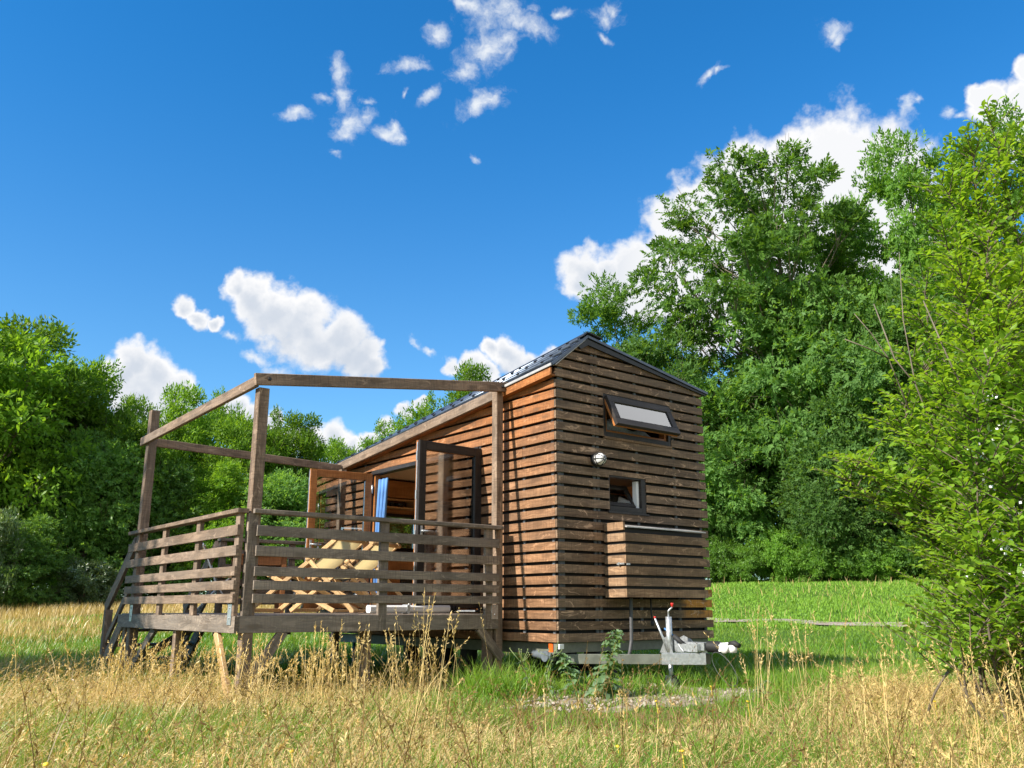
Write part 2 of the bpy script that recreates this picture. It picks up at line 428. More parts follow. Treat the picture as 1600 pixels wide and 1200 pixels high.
# interior
li=MB()
for s,e,b0,b1 in split(.10,2.40,.91,3.60,[AWN,TLT]): li.box(s,e,.100,.118,b0,b1)
for s,e,b0,b1 in split(.10,2.40,.91,3.0,[(.9,1.62,1.84,2.43)]): li.box(s,e,VEND-.085,VEND-.062,b0,b1)
for s,e,b0,b1 in split(.122,VEND-.09,.91,3.0,[DOOR]): li.box(.100,.118,s,e,b0,b1)
li.box(2.36,2.40,.122,VEND-.09,.91,3.0)
part(li,'interior_lining',M['interior'],house)
fl=MB(); fl.box(.10,2.40,.122,VEND-.09,.86,.905); part(fl,'floor',M['palewood'],house)
ce=MB(); ce.prism([(.122,3.50),(VEND-.09,2.93),(VEND-.09,2.96),(.122,3.53)],'u',.12,2.36); part(ce,'ceiling',M['ceiling'],house)
kc=MB()                                            # fitted kitchen on the far wall
kc.box(.75,2.3,VEND-.40,VEND-.09,2.66,2.92); part(kc,'wall_cupboard',M['interior'],house)
ks=MB(); ks.box(.75,2.3,VEND-.34,VEND-.09,2.50,2.52); ks.box(.75,2.3,VEND-.34,VEND-.09,2.625,2.645)
ks.box(1.38,1.40,VEND-.34,VEND-.09,2.522,2.624)
part(ks,'shelf',M['palewood'],house)
for nm_,prof_,uu_,lab_ in (('bowl',[(0,0),(.05,.0),(.085,.06),(.08,.062),(.045,.012),(0,.012)],1.18,'wide dark bowl on the kitchen shelf inside the tiny house'),('mug',[(0,0),(.03,0),(.045,.05),(.04,.085),(.034,.085),(.034,.01),(0,.01)],1.04,'small dark mug beside the bowl on the kitchen shelf')):
    bw=MB(); bw.lathe(prof_,(0,0,0),(0,0,1)); bo=bw.build(nm_,M['dark'],None); bo.location=W(uu_,VEND-.22,2.522); bo.rotation_euler=(0,0,HA); tag(bo,lab_,nm_)
lo=MB(); lo.box(.12,2.36,.122,2.30,2.54,2.60); part(lo,'loft_platform',M['darkpaint'],house)  # loft floor painted dark to stand for the unlit interior behind the window
kb=MB(); kb.box(.65,2.3,VEND-.68,VEND-.09,1.74,1.78); kb.box(.68,2.28,VEND-.64,VEND-.09,.907,1.738); part(kb,'kitchen_counter',M['interior'],house)
ov=MB(); ov.box(.98,1.40,VEND-.665,VEND-.642,1.10,1.52); part(ov,'oven_door',M['dark'],house)
fw=MB()
for a in ((.9,.95,1.84,2.43),(1.57,1.62,1.84,2.43),(.952,1.568,1.84,1.89),(.952,1.568,2.38,2.43)): fw.box(a[0],a[1],VEND-.12,VEND+.01,a[2],a[3])
w=part(fw,'window',M['darkpaint'],house)
gp=MB(); gp.box(.952,1.568,VEND-.06,VEND-.05,1.892,2.378); part(gp,'pane',M['glass'],w)
# roof
rf=MB()
V0,V1=-.045,VEND+.05
def rp(t,v,o=0): # left facet point, t=0 eave, 1 ridge
    u=-.085+t*(RU+.085); z=(eave_z(v)+.012)+(ridge_z(v)-eave_z(v)-.012)*t
    nx=Vector((-(ridge_z(0)-eave_z(0)),0,RU+.085)).normalized()
    return Vector((u,v,z))+nx*o
def rq(u,v,o=0):
    return Vector((u,v,ridge_z(v)+(right_z(v)-ridge_z(v))*(u-RU)/(2.55-RU)+o))
rf.quad(rp(0,V0),rp(0,V1),rp(1,V1),rp(1,V0)); rf.quad(rp(1,V0,-.03),rp(1,V1,-.03),rp(0,V1,-.03),rp(0,V0,-.03))
rf.quad(rp(0,V0,-.03),rp(0,V1,-.03),rp(0,V1),rp(0,V0)); rf.quad(rp(0,V0,-.03),rp(0,V0),rp(1,V0),rp(1,V0,-.03)); rf.quad(rp(0,V1,-.03),rp(1,V1,-.03),rp(1,V1),rp(0,V1))
rf.quad(rq(RU,V0),rq(RU,V1),rq(2.58,V1),rq(2.58,V0)); rf.quad(rq(2.58,V0,-.03),rq(2.58,V1,-.03),rq(RU,V1,-.03),rq(RU,V0,-.03))
rf.quad(rq(RU,V0,-.03),rq(RU,V0),rq(2.58,V0),rq(2.58,V0,-.03)); rf.quad(rq(2.58,V0),rq(2.58,V1),rq(2.58,V1,-.03),rq(2.58,V0,-.03))
roof=part(rf,'roof',M['roof'],house)
ribs=Pieces('standing_rib',M['roof'],roof)
for t in (.10,.34,.58,.80):
    a=rp(t,V0+.02,.018); b=rp(t,V1-.02,.018)
    ribs.tube([a,b],[.024,.020],10)
for t in (.22,.46,.69):
    ribs.beam(rp(t,V0+.02,.006),rp(t,V1-.02,.006),.03,.012,(-.6,0,.8))
clips=Pieces('roof_clip',M['blacktrim'],roof)
v=.15
while v<VEND:
    for t in (.10,.34,.58,.80):
        p=rp(t,v,.0); q=rp(t,v,.05); clips.beam(p,q,.035,.05,(0,1,0))
    v+=.44
rc=Pieces('ridge_cap',M['blacktrim'],roof)
rc.beam(rp(.93,V0-.03,.03),rp(.93,V1,.03),.12,.012,(-.62,0,.78)); rc.beam(rq(RU+.10,V0-.03,.018),rq(RU+.10,V1,.018),.22,.012,(.16,0,.98))
tr=Pieces('metal_trim',M['trim'],roof)
tr.beam(Vector((-.03,-.018,eave_z(0)+.0)),Vector((RU-.03,-.018,ridge_z(0)-.055)),.05,.012,(-.6,0,.8))
tr.beam((-.098,V0,eave_z(V0)-.010),(-.098,V1,eave_z(V1)-.010),.014,.035)
bt2=MB(); bt2.prism([(RU-.13,ridge_z(0)-.15),(RU,ridge_z(0)-.04),(2.56,right_z(0)-.032),(2.56,right_z(0)-.052),(RU+.02,ridge_z(0)-.11),(RU-.10,ridge_z(0)-.18)],'v',-.03,-.003); part(bt2,'gable_trim',M['blacktrim'],roof)
fa=MB()
fa.prism([(-.02,eave_z(-.02)-.034),(-.02,eave_z(-.02)-.118),(VEND+.03,eave_z(VEND)-.118),(VEND+.03,eave_z(VEND)-.034)],'u',-.088,-.064)
fa.prism([(.0,eave_z(0)-.10),(0,eave_z(0)-.118),(VEND,eave_z(VEND)-.118),(VEND,eave_z(VEND)-.10)],'u',-.062,-.003)
part(fa,'eave_board',M['eave'],house)

# awning window, hinged at its top edge
af=MB()
u0,u1,z0,z1=AWN
for b in ((u0,u0+.045,z0,z1),(u1-.045,u1,z0,z1),(u0+.046,u1-.046,z0,z0+.055),(u0+.046,u1-.046,z1-.045,z1)): af.box(b[0],b[1],.006,.11,b[2],b[3])
aw=part(af,'awning_window',M['darkpaint'],house)
sil=MB(); sil.box(u0+.01,u1+.005,-.010,.028,z0-.032,z0-.004); part(sil,'sill',M['clad_box'],aw)
inn=MB()
for b in ((u0+.047,u0+.085,z0+.057,z1-.05),(u1-.085,u1-.047,z0+.057,z1-.05),(u0+.086,u1-.086,z0+.057,z0+.085)): inn.box(b[0],b[1],.035,.125,b[2],b[3])
part(inn,'inner_frame',M['doorwood'],aw)
P0=Vector((0,-.006,z1-.03)); P1=Vector((0,-.180,z1-.03-.365))
dn=(P1-P0).normalized(); out=Vector((0,-abs(dn.z),-abs(dn.y)*-1)).normalized()   # outward normal of the tilted sash
out=Vector((1,0,0)).cross(dn); out=out if out.y<0 else -out
LN=(P1-P0).length; ua,ub=u0+.03,u1-.045
def sp(u,t,o=0): return Vector((u,0,0))+P0+dn*(t*LN)+out*o
sa=MB()
sa.beam(sp(ua,0,.0)+dn*.045,sp(ub,0,.0)+dn*.045,.045,.088,dn)
sa.beam(sp(ua,1)-dn*.045,sp(ub,1)-dn*.045,.045,.088,dn)
for u in (ua+.045,ub-.045): sa.beam(sp(u,0)+dn*.0895,sp(u,1)-dn*.0895,.088,.045,out)
sash=part(sa,'sash',M['darkpaint'],aw)
sb=MB()
for u in (ua+.006,ub-.006): sb.beam(sp(u,0,-.038)+dn*.02,sp(u,1,-.038)-dn*.005,.012,.028,out)
sb.beam(sp(ua+.013,1,-.038)-dn*.012,sp(ub-.013,1,-.038)-dn*.012,.028,.014,dn)
part(sb,'sash_lining',M['doorwood'],aw)
pn=MB(); pn.beam(sp((ua+ub)/2,0,.004)+dn*.09,sp((ua+ub)/2,1,.004)-dn*.09,ub-ua-.18,.006,out); part(pn,'pane',M['skyglass'],aw)
bl=MB(); bl.beam(sp((ua+ub)/2,0,-.018)+dn*.08,sp((ua+ub)/2,1,-.018)-dn*.08,ub-ua-.16,.005,out); part(bl,'blind_and_glare',M['blind_and_glare'],aw)  # added pale sheet standing in for bright cloud reflected in the pane
bd=MB()
pts=[]
for i in range(13):
    t=i/12; pts.append((u0+.10+t*.98, .20, z0+.10+.05*math.sin(t*5.2)+.035*math.sin(t*11)))
bd.tube(pts,[.02]+[.085,.09,.095,.09,.085,.07,.05,.07,.085,.08,.075]+[.02],12)
bdo=bd.build('bedding',M['bedding'],None,(u0+.5,.2,z0)); bdo.location=W(u0+.5,.2,z0); bdo.rotation_euler=(0,0,HA)
tag(bdo,'blue speckled bedding seen under the tilted top window','bedding')

# tilt window, leaning inwards
u0,u1,z0,z1=TLT
tf=MB()
for b in ((u0,u0+.018,z0,z1),(u1-.075,u1,z0,z1),(u0+.019,u1-.076,z0,z0+.075),(u0+.019,u1-.076,z1-.02,z1)): tf.box(b[0],b[1],.010,.13,b[2],b[3])
tw=part(tf,'tilt_window',M['darkpaint'],house)
ws=MB(); ws.box(u0-.03,u1+.02,-.014,.012,z0-.012,z0+.010); part(ws,'sill',M['darkpaint'],tw)
Q0=Vector((0,.075,z0+.08)); Q1=Vector((0,.26,z1-.07)); dq=(Q1-Q0).normalized(); oq=Vector((1,0,0)).cross(dq); oq=oq if oq.y<0 else -oq
ua,ub=u0+.02,u1-.085; LQ=(Q1-Q0).length
def tp(u,t,o=0): return Vector((u,0,0))+Q0+dq*(t*LQ)+oq*o
ts=MB()
ts.beam(tp(ua,0)+dq*.03,tp(ub,0)+dq*.03,.03,.055,dq); ts.beam(tp(ua,1)-dq*.03,tp(ub,1)-dq*.03,.03,.055,dq)
for u in (ua+.03,ub-.03): ts.beam(tp(u,0)+dq*.058,tp(u,1)-dq*.058,.055,.03,oq)
part(ts,'sash',M['darkpaint'],tw)
tg=MB(); tg.beam(tp((ua+ub)/2,0)+dq*.05,tp((ua+ub)/2,1)-dq*.05,ub-ua-.11,.006,oq); part(tg,'pane',M['doorglass'],tw)
tb=MB(); tb.beam(tp(ua+.03,.0,-.022)+dq*.02+Vector((.19,0,0)),tp(ua+.03,.0,-.022)+dq*.20+Vector((.17,0,0)),.36,.005,oq); part(tb,'blind_and_glare',M['blind_and_glare'],tw)
wr=MB(); wr.box(u1-.115,u1-.077,.05,.12,z0+.077,z1-.03); part(wr,'reveal',M['blind_and_glare'],tw)

# clad storage box on the gable
SB0,SB1,SBD=.69,2.03,-.335
bx=MB(); bx.box(SB0+.03,SB1-.03,SBD+.03,-.004,1.075,1.80,.002); box=part(bx,'storage_box',M['membrane'],house)
bs=MB()
for k in range(7):
    z=1.063+k*BP; r=random.random()
    if k<6: bs.prism([(SB0,z),(SB1,z),(SB1,z+BH),(SB0,z+BH)],'v',SBD,SBD+.026,r)
    bs.prism([(SBD+.028,z),(-.006,z),(-.006,z+BH),(SBD+.028,z+BH)],'u',SB0,SB0+.026,random.random())
    if k<6: bs.prism([(SBD+.028,z),(-.006,z),(-.006,z+BH),(SBD+.028,z+BH)],'u',SB1-.026,SB1,random.random())
part(bs,'slat_panel',M['clad_box'],box)
bl2=MB(); bl2.prism([(SBD-.004,1.806),(-.006,1.862),(-.006,1.874),(SBD-.004,1.818)],'u',SB0+.028,SB1+.01); part(bl2,'lid',M['trim'],box)
lt=MB(); lt.box(SB0-.012,SB0-.001,SBD+.02,SBD+.13,1.405,1.425); lt.box(SB0+.005,SB0+.05,SBD-.014,SBD-.001,1.40,1.42); lt.cyl((SB0-.001,SBD+.09,1.415),(SB0-.028,SBD+.09,1.415),.016,12); part(lt,'latch',M['galv'],box)

# round caged wall lamp
lb=MB(); lb.lathe([(0,0),(.068,0),(.074,.012),(.074,.05),(.066,.062),(0,.062)],(.58,-.001,2.575),(0,-1,0)); lamp=part(lb,'wall_lamp',M['rubber'],house)
lc=MB()
lc.lathe([(.066,.060),(.07,.075),(.066,.10),(.052,.135),(.03,.152),(0,.156)],(.58,0,2.575),(0,-1,0)); part(lc,'lamp_glass',M['white'],lamp)
lg=MB()
for i in range(8):
    a=2*math.pi*i/8; pts=[]
    for t in range(7):
        q=t/6; rr=.074*math.cos(q*1.45)+.003; pts.append((.58+rr*math.cos(a),-(.06+.10*math.sin(q*1.5)),2.575+rr*math.sin(a)))
    lg.tube(pts,.0045,6)
lg.tube([(.58+.074*math.cos(a*.3),-.085,2.575+.074*math.sin(a*.3)) for a in range(22)],.005,6)
part(lg,'lamp_guard',M['blacktrim'],lamp)

# glazed double doors
df=MB()
df.box(.0,.118,DOOR[0],DOOR[0]+.05,.905,DOOR[3]); df.box(.0,.118,DOOR[1]-.05,DOOR[1],.905,DOOR[3])
df.box(-.012,.118,DOOR[0]+.051,DOOR[1]-.051,DOOR[3]-.055,DOOR[3])
frame=part(df,'door_frame',M['darkpaint'],house)
dth=MB(); dth.box(-.03,.118,DOOR[0]+.052,DOOR[1]-.052,.905,.925); part(dth,'threshold',M['galv'],frame)
dl=Pieces('door_jamb',M['doorwood'],frame); dl.box(.02,.1,DOOR[0]+.052,DOOR[0]+.085,.93,DOOR[3]-.06); dl.box(.02,.1,DOOR[1]-.085,DOOR[1]-.052,.93,DOOR[3]-.06)
def leaf(hv, ang, sgn, label):
    # hinge at (0,hv); leaf runs outwards; sgn = which way its inner (varnished) face looks along v
    d=Vector((-math.cos(ang),math.sin(ang),0)); nrm=Vector((0,0,1)).cross(d); nrm=nrm if nrm.y*sgn>0 else -nrm
    H0,H1,WD=.945,2.825,.93
    base=Vector((-.005,hv,0))
    def q(a,z,o): return base+d*a+nrm*o+Vector((0,0,z))
    res=[]
    for nm,mat,o0 in (('out','darkpaint',-.019),('in','doorwood',.019)):
        b=MB()
        for a in (.05,WD-.05): b.beam(q(a,H0,o0),q(a,H1,o0),.10,.037,nrm)
        for z in (H0+.06,H1-.05): b.beam(q(.1005,z,o0),q(WD-.1005,z,o0),.037,.10 if z>2 else .12,(0,0,1))
        res.append((nm,mat,b))
    door=part(res[0][2],'door',M['darkpaint'],house); door['label']=label
    part(res[1][2],'inner_frame',M['doorwood'],door)
    b=MB(); b.beam(q(.1,(H0+H1)/2,0.0),q(WD-.1,(H0+H1)/2,0.0),.008,H1-H0-.21,(0,0,1)); part(b,'pane',M['doorglass'],door)
    b=MB(); b.beam(q(WD+.001,H0+.02,.01),q(WD+.001,H1-.02,.01),.016,.006,d); 
    for z in (1.3,1.75,2.2,2.65): b.beam(q(WD+.005,z-.05,.012),q(WD+.005,z+.05,.012),.02,.008,d)
    part(b,'lock_strip',M['galv'],door)
    b=MB()
    for o in (.06,-.06):
        b.cyl(q(WD-.05,1.79,math.copysign(.038,o)),q(WD-.05,1.79,o*1.25),.012,12); b.cyl(q(WD-.05,1.79,o*1.25),q(WD-.19,1.79,o*1.25),.010,12)
        b.beam(q(WD-.05,1.70,math.copysign(.040,o)),q(WD-.05,1.85,math.copysign(.040,o)),.03,.006,nrm)
    part(b,'handle',M['galv'],door)
    b=Pieces('hinge',M['galv'],door)
    for z in (1.1,1.85,2.6): b.cyl(q(.004,z-.06,.045),q(.004,z+.06,.045),.012,10)
leaf(4.035, R(5), -1, 'left door leaf showing its varnished orange inner face')
leaf(1.405, R(-4), 1, 'right door leaf showing its dark outer face')

# trailer under the house
cs=MB()
cs.box(.02,2.44,.045,.10,.492,.598); cs.box(.10,.18,.102,VEND-.1,.47,.585); cs.box(2.3,2.38,.102,VEND-.1,.47,.585)
for v in (1.3,2.2,3.2,4.3,5.2): cs.box(.182,2.298,v,v+.06,.48,.57)
chs=part(cs,'trailer_chassis',M['chassis'],house)
TIP=Vector((1.25,-.90,.43))
db=Pieces('drawbar',M['chassis'],chs)
db.beam((.16,.10,.43),TIP+Vector((-.06,.02,0)),.05,.10); db.beam((2.34,.10,.43),TIP+Vector((.06,.02,0)),.05,.10)
g2=MB()
a=Vector((.16,.10,.43)); b=TIP+Vector((-.06,.02,0)); dd=(b-a).normalized(); sn=Vector((-dd.y,dd.x,0)); sn=sn if sn.y<0 else -sn
p0=a+dd*1.02+sn*.032; p1=a+dd*(b-a).length+sn*.032
g2.beam(p0+Vector((0,0,.004)),p1+dd*.05+Vector((0,0,.004)),.012,.112)
g2.beam(p0-sn*.03+Vector((0,0,.062)),p1+dd*.05-sn*.03+Vector((0,0,.062)),.07,.008)
part(g2,'drawbar_plate',M['galv'],chs)
ov_=MB()
ov_.box(1.12,1.38,-.90,-.45,.505,.585); ov_.box(1.17,1.33,-.95,-.40,.52,.60)
for i,uu in enumerate((1.12,1.38)): ov_.prism([(-.42,.50),(-.72,.50),(-.60,.62),(-.50,.66),(-.45,.64)],'u',uu-.004,uu+.004)
part(ov_,'overrun_housing',M['galv'],chs)
cp=MB(); prof=[]
for i in range(8): prof += [(.044,i*.020),(.058,i*.020+.010)]
cp.lathe([(0,0)]+prof+[(.04,.165),(0,.165)],(1.25,-.94,.56),(0,-1,0)); part(cp,'bellows',M['rubber'],chs)
cq=MB(); cq.box(1.215,1.285,-1.20,-1.10,.515,.585); cq.lathe([(0,0),(.045,0),(.05,.015),(.045,.04),(0,.04)],(1.205,-1.20,.552),(-1,0,0)); cq.lathe([(0,0),(.040,0),(.048,.03),(.04,.07),(0,.08)],(1.25,-1.25,.51),(0,0,1)); cq.beam((1.25,-1.10,.592),(1.25,-1.28,.605),.028,.018)
part(cq,'coupling',M['white'],chs)
ch2=MB(); ch2.tube([(1.25,-1.22,.592),(1.25,-1.28,.60),(1.25,-1.34,.578)],[.028,.032,.024],10); part(ch2,'coupling_handle',M['rubber'],chs)
jk=MB(); jk.cyl((1.08,-.56,.42),(1.08,-.56,.86),.033,16); jk.cyl((1.08,-.56,.18),(1.08,-.56,.42),.024,14); jk.box(1.035,1.05,-.60,-.52,.10,.26); jk.box(1.11,1.125,-.60,-.52,.10,.26)
jk.tube([(1.08,-.56,.86),(1.08,-.56,.92),(1.10,-.60,.96)],.010,8); part(jk,'jockey_post',M['galv'],chs)
jw=MB(); jw.lathe([(.03,-.03),(.095,-.03),(.105,-.015),(.105,.015),(.095,.03),(.03,.03)],(1.08,-.56,.16),(1,0,0),24); part(jw,'jockey_wheel',M['rubber'],chs)
jr=Pieces('red_knob',M['red'],chs); jr.lathe([(0,0),(.008,0),(.017,.04),(.015,.048),(0,.048)],(1.10,-.60,.955),(0,0,1)); jr.lathe([(0,0),(.012,0),(.012,.02),(0,.02)],(.985,-.45,.842),(0,0,1))
lv=MB(); lv.tube([(1.07,-.54,.50),(1.04,-.50,.65),(.985,-.45,.845)],[.014,.013,.011],10); lv.prism([(-.62,.49),(-.44,.49),(-.50,.60),(-.58,.61)],'u',1.055,1.063); part(lv,'brake_lever',M['galv'],chs)
gs=MB(); gs.cyl((1.05,-.52,.74),(1.10,-.60,.665),.010,10); part(gs,'strut_rod',M['bluemetal'],chs)
gs=MB(); gs.cyl((1.10,-.60,.665),(1.16,-.72,.555),.024,12); part(gs,'gas_strut',M['rubber'],chs)
hs=MB(); pts=[(.99,-.10,1.06),(.985,-.10,.95),(.97,-.11,.75),(.955,-.12,.60),(.93,-.12,.50),(.905,-.10,.38)]
hp=[]; 
for i in range(len(pts)-1):
    for t in range(8): hp.append(Vector(pts[i]).lerp(Vector(pts[i+1]),t/8))
hs.tube(hp,[.019 if i%2 else .022 for i in range(len(hp))],10); part(hs,'hose',M['hose'],chs)
cb=MB(); cb.tube([(1.20,-.2,1.06),(1.20,-.2,.9),(1.205,-.21,.80)],.009,8); cb.lathe([(0,0),(.018,0),(.018,.05),(0,.05)],(1.205,-.21,.76),(0,0,1)); part(cb,'cable',M['rubber'],chs)
lp=MB(); lp.tube([(1.22,-1.06+.12*math.sin(a*.35)-.10*(1-math.cos(a*.35)),.35+.16*math.cos(a*.35)) for a in range(19)],.003,6); part(lp,'breakaway_cable',M['hose'],chs)
st=MB(); st.box(1.0,1.16,.28,.44,.12,.22); st.prism([(.26,.22),(.46,.22),(.40,.47),(.32,.47)],'u',1.05,1.11); part(st,'axle_stand',M['rubber'],chs)
ml=MB(); ml.box(.02,.05,.12,.19,.50,.585,.01); part(ml,'marker_lamp',M['orange'],chs)
rl=MB(); rl.box(.012,.07,-.006,.02,.535,.585,.002); part(rl,'reflector',M['white'],chs)
dp=MB(); dp.tube([(.30,.62,.60),(.25,.60,.52),(.12,.52,.47),(.12,.35,.45),(.12,.22,.45)],.045,14); dp.cyl((.12,.30,.45),(.06,.30,.45),.055,16); part(dp,'drain_pipe',M['batten'],chs)
for vv in (2.15,2.95):
    for uu,o in ((.22,-1),(2.28,1)):
        wh=MB(); wh.lathe([(.20,-.09),(.30,-.095),(.335,-.07),(.34,0),(.335,.07),(.30,.095),(.20,.09)],(uu,vv,.45),(1,0,0),32); wo=part(wh,'wheel',M['rubber'],chs)
lgp=MB(); lgp.cyl((.3,4.9,.13),(.3,4.9,.5),.025,12); lgp.cyl((.3,4.9,.12),(.3,4.9,.14),.08,16); part(lgp,'support_leg',M['bluemetal'],chs)
# stamped lettering on the drawbar plate
cu=bpy.data.curves.new('stamp','FONT'); cu.body='AL-KO'; cu.size=.062; cu.extrude=.0015; cu.align_x='CENTER'
to=bpy.data.objects.new('stamp_tmp',cu); COL.objects.link(to); bpy.context.view_layer.update()
me=bpy.data.meshes.new_from_object(to.evaluated_get(bpy.context.evaluated_depsgraph_get())); COL.objects.unlink(to); bpy.data.objects.remove(to)
me.materials.clear(); me.materials.append(M['trim'])
so=bpy.data.objects.new('stamped_lettering',me); COL.objects.link(so); so.parent=chs
pc=p0.lerp(p1,.22)+sn*.0075+Vector((0,0,-.022))-Vector(ORG[house.name])
so.matrix_local=Matrix(((dd.x,0,sn.x,pc.x),(dd.y,0,sn.y,pc.y),(dd.z,1,0,pc.z),(0,0,0,1)))

# curtain in the doorway
cv=[]; nseg=36; levels=10
V=[];F=[]
for li_ in range(levels):
    t=li_/(levels-1); z=2.74-t*1.80; wid=.30-.10*min(1,t*2.2)+.05*t; x0=3.98-.02*t
    for i in range(nseg+1):
        s=i/nseg; amp=.028*(.5+.5*min(1,t*3)); ph=s*6*2*math.pi
        V.append((.07+amp*math.sin(ph)+.012*math.sin(ph*.5+t*3), x0-s*wid+.006*math.cos(ph), z))
for li_ in range(levels-1):
    for i in range(nseg):
        a=li_*(nseg+1)+i; F.append((a,a+1,a+nseg+2,a+nseg+1))
me=bpy.data.meshes.new('curtain'); me.from_pydata([Vector(v)-Vector((.07,3.85,2.74)) for v in V],[],F); me.materials.append(M['blue']); me.polygons.foreach_set('use_smooth',[True]*len(F))
cur=link('curtain',me); cur.location=W(.07,3.85,2.74); cur.rotation_euler=(0,0,HA)
sm=cur.modifiers.new('thickness','SOLIDIFY'); sm.thickness=.004
tag(cur,'blue gathered curtain hanging in the doorway of the tiny house','curtain')
# dial thermometer on the side wall
dm=MB(); dm.lathe([(0,0),(.062,0),(.066,.008),(.066,.022),(.058,.024),(0,.024)],(0,0,0),(-1,0,0)); dmo=dm.build('thermometer',M['white'],None)
dmo.location=W(-.002,4.33,1.10); dmo.rotation_euler=(0,0,HA); tag(dmo,'small round white dial with a red needle on the slatted side wall','thermometer')
nd=MB(); nd.beam((-.026,.01,-.005),(-.026,-.035,.03),.008,.003,(-1,0,0)); ndo=nd.build('needle',M['red'],dmo)
# ================================================================== terrace with rails, pergola and stairs
TL,TR_,TF,TB=-3.12,-.16,.85,4.50                # left, right, front, back
DZ=.888
ter=local_thing('wooden_terrace','weathered wooden terrace with slatted railings and open pergola frame','terrace',-1.6,2.7,.12)
b=MB(); v=TF+.02
while v<TB:
    b.box(TL+.02,-.07,v,v+.112,DZ-.03,DZ,.004); v+=.120
part(b,'deck_floor',M['deckwood'],ter)
def tp_(mb,name,mat='deckwood',parent=None): return part(mb,name,M[mat],parent or ter)
b=MB(); b.box(TL-.01,TR_-.01,TF-.045,TF,.728,.882); tp_(b,'fascia_beam')
b=MB(); b.box(TL-.045,TL,TF-.045,TB,.728,.876); tp_(b,'fascia_beam')
b=MB(); b.box(TL+.001,TR_,TB-.045,TB,.728,.876); tp_(b,'fascia_beam')
b=Pieces('joist',M['deckwood'],ter)
for u in (-2.6,-2.0,-1.4,-.8,-.25): b.box(u-.03,u+.03,TF+.001,TB-.046,.74,.855)
# tall posts
def post(u,v,z1,w=.10): 
    b=MB(); b.box(u-w/2,u+w/2,v-w/2,v+w/2,.0,z1,.006); return tp_(b,'post','postwood')
post(-3.03,.865,3.02,.105); post(-.128,.89,3.43,.095); post(-3.06,4.20,3.37,.105); post(-.20,4.55,2.93,.09)
# pergola beams
def bm(p,q,w,h,up=(0,0,1)):
    b=MB(); b.beam(p,q,w,h,up,.005); return tp_(b,'pergola_beam','postwood')
bm((-3.145,.785,3.085),(-.02,.815,3.49),.045,.115)
bm((-3.115,.812,3.07),(-3.13,4.36,2.985),.045,.105)
bm((-3.00,4.28,2.985),(-.18,4.66,2.965),.045,.105)
bm((-.105,.86,3.425),(-.14,4.80,3.000),.045,.12)
for p in ((-3.01,.763,3.102),(-.13,.791,3.476)):
    b=MB(); b.cyl(p,(p[0],p[1]-.012,p[2]),.017,12); b.cyl((p[0],p[1]-.012,p[2]),(p[0],p[1]-.02,p[2]),.010,8); tp_(b,'bolt','blacktrim')
SL=[(1.602,1.700),(1.417,1.512),(1.236,1.322),(1.112,1.196),(.994,1.076)]
# front railing
b=MB()
for z0,z1 in SL: b.box(TL+.10,TR_-.02,TF-.075,TF-.048,z0,z1,.003)
fr=tp_(b,'railing')
b=MB(); b.box(TL+.06,TR_+.03,TF-.085,TF+.025,1.808,1.850,.005); tp_(b,'handrail','deckwood',fr)
for u in (-1.64,-.30): 
    b=MB(); b.box(u-.05,u+.05,TF-.046,TF-.001,.73,1.806,.004); tp_(b,'baluster','deckwood',fr)
b=MB(); b.box(TL+.02,TL+.115,TF-.046,TF-.001,.883,1.806,.004); tp_(b,'baluster','deckwood',fr)
# left railing
b=MB()
for z0,z1 in SL: b.box(TL-.075,TL-.048,TF-.03,TB-.25,z0,z1,.003)
lr=tp_(b,'railing','postwood')
b=MB(); b.box(TL-.085,TL+.02,TF-.04,TB-.22,1.808,1.850,.005); tp_(b,'handrail','postwood',lr)
for v in (.90,1.95,3.02,3.98):
    b=MB(); b.box(TL-.047,TL-.003,v-.05,v+.05,.878,1.806,.004); tp_(b,'baluster','postwood',lr)
# back railing (the stairs start left of it)
b=MB()
for z0,z1 in SL: b.box(-1.95,-.24,TB-.046,TB-.020,z0,z1,.003)
br=tp_(b,'railing')
b=MB(); b.box(-2.0,-.20,TB-.08,TB+.03,1.808,1.850,.005); tp_(b,'handrail','deckwood',br)
for u in (-1.93,-.95):
    b=MB(); b.box(u-.045,u+.045,TB-.019,TB+.026,.60,1.806,.004); tp_(b,'baluster','deckwood',br)
# braces and short legs
def brace(p,q,w=.095,h=.04,mat='deckwood'):
    b=MB(); b.beam(p,q,h,w,(0,0,1),.004); tp_(b,'brace',mat)
brace((-2.68,TF-.02,.74),(-3.03,TF-.02,.25)); brace((-.42,TF-.02,.74),(-.11,TF-.02,.42))
brace((TL-.02,1.28,.73),(TL-.02,.83,.10),.09,.04,'palewood'); brace((TL+.04,3.30,.73),(TL+.04,4.1,.25)); brace((-2.2,TB-.02,.73),(-3.0,TB-.02,.28))
for u,v in ((TL+.05,2.55),(TL+.05,4.38),(-1.6,TB-.1),(-1.6,1.2)):
    b=MB(); b.box(u-.045,u+.045,v-.045,v+.045,.0,.727,.004); tp_(b,'leg','postwood')
b=MB(); b.box(-.30,-.21,TF+.002,TF+.09,.0,.727,.004); tp_(b,'leg','postwood')
for u,v,a in ((TL-.048,.93,0),(TL-.048,3.96,0),(-.30,TF-.05,1)):
    b=MB()
    if a==0: b.box(u-.004,u-.001,v-.045,v+.045,.80,.985,.001)
    else: b.box(u+.03,u+.12,v-.004,v-.001,.83,.985,.001)
    for dz in (.03,.12): 
        if a==0: b.cyl((u-.004,v,.83+dz),(u-.010,v,.83+dz),.009,8)
        else: b.cyl((u+.075,v-.004,.85+dz),(u+.075,v-.010,.85+dz),.009,8)
    tp_(b,'post_bracket','galv')
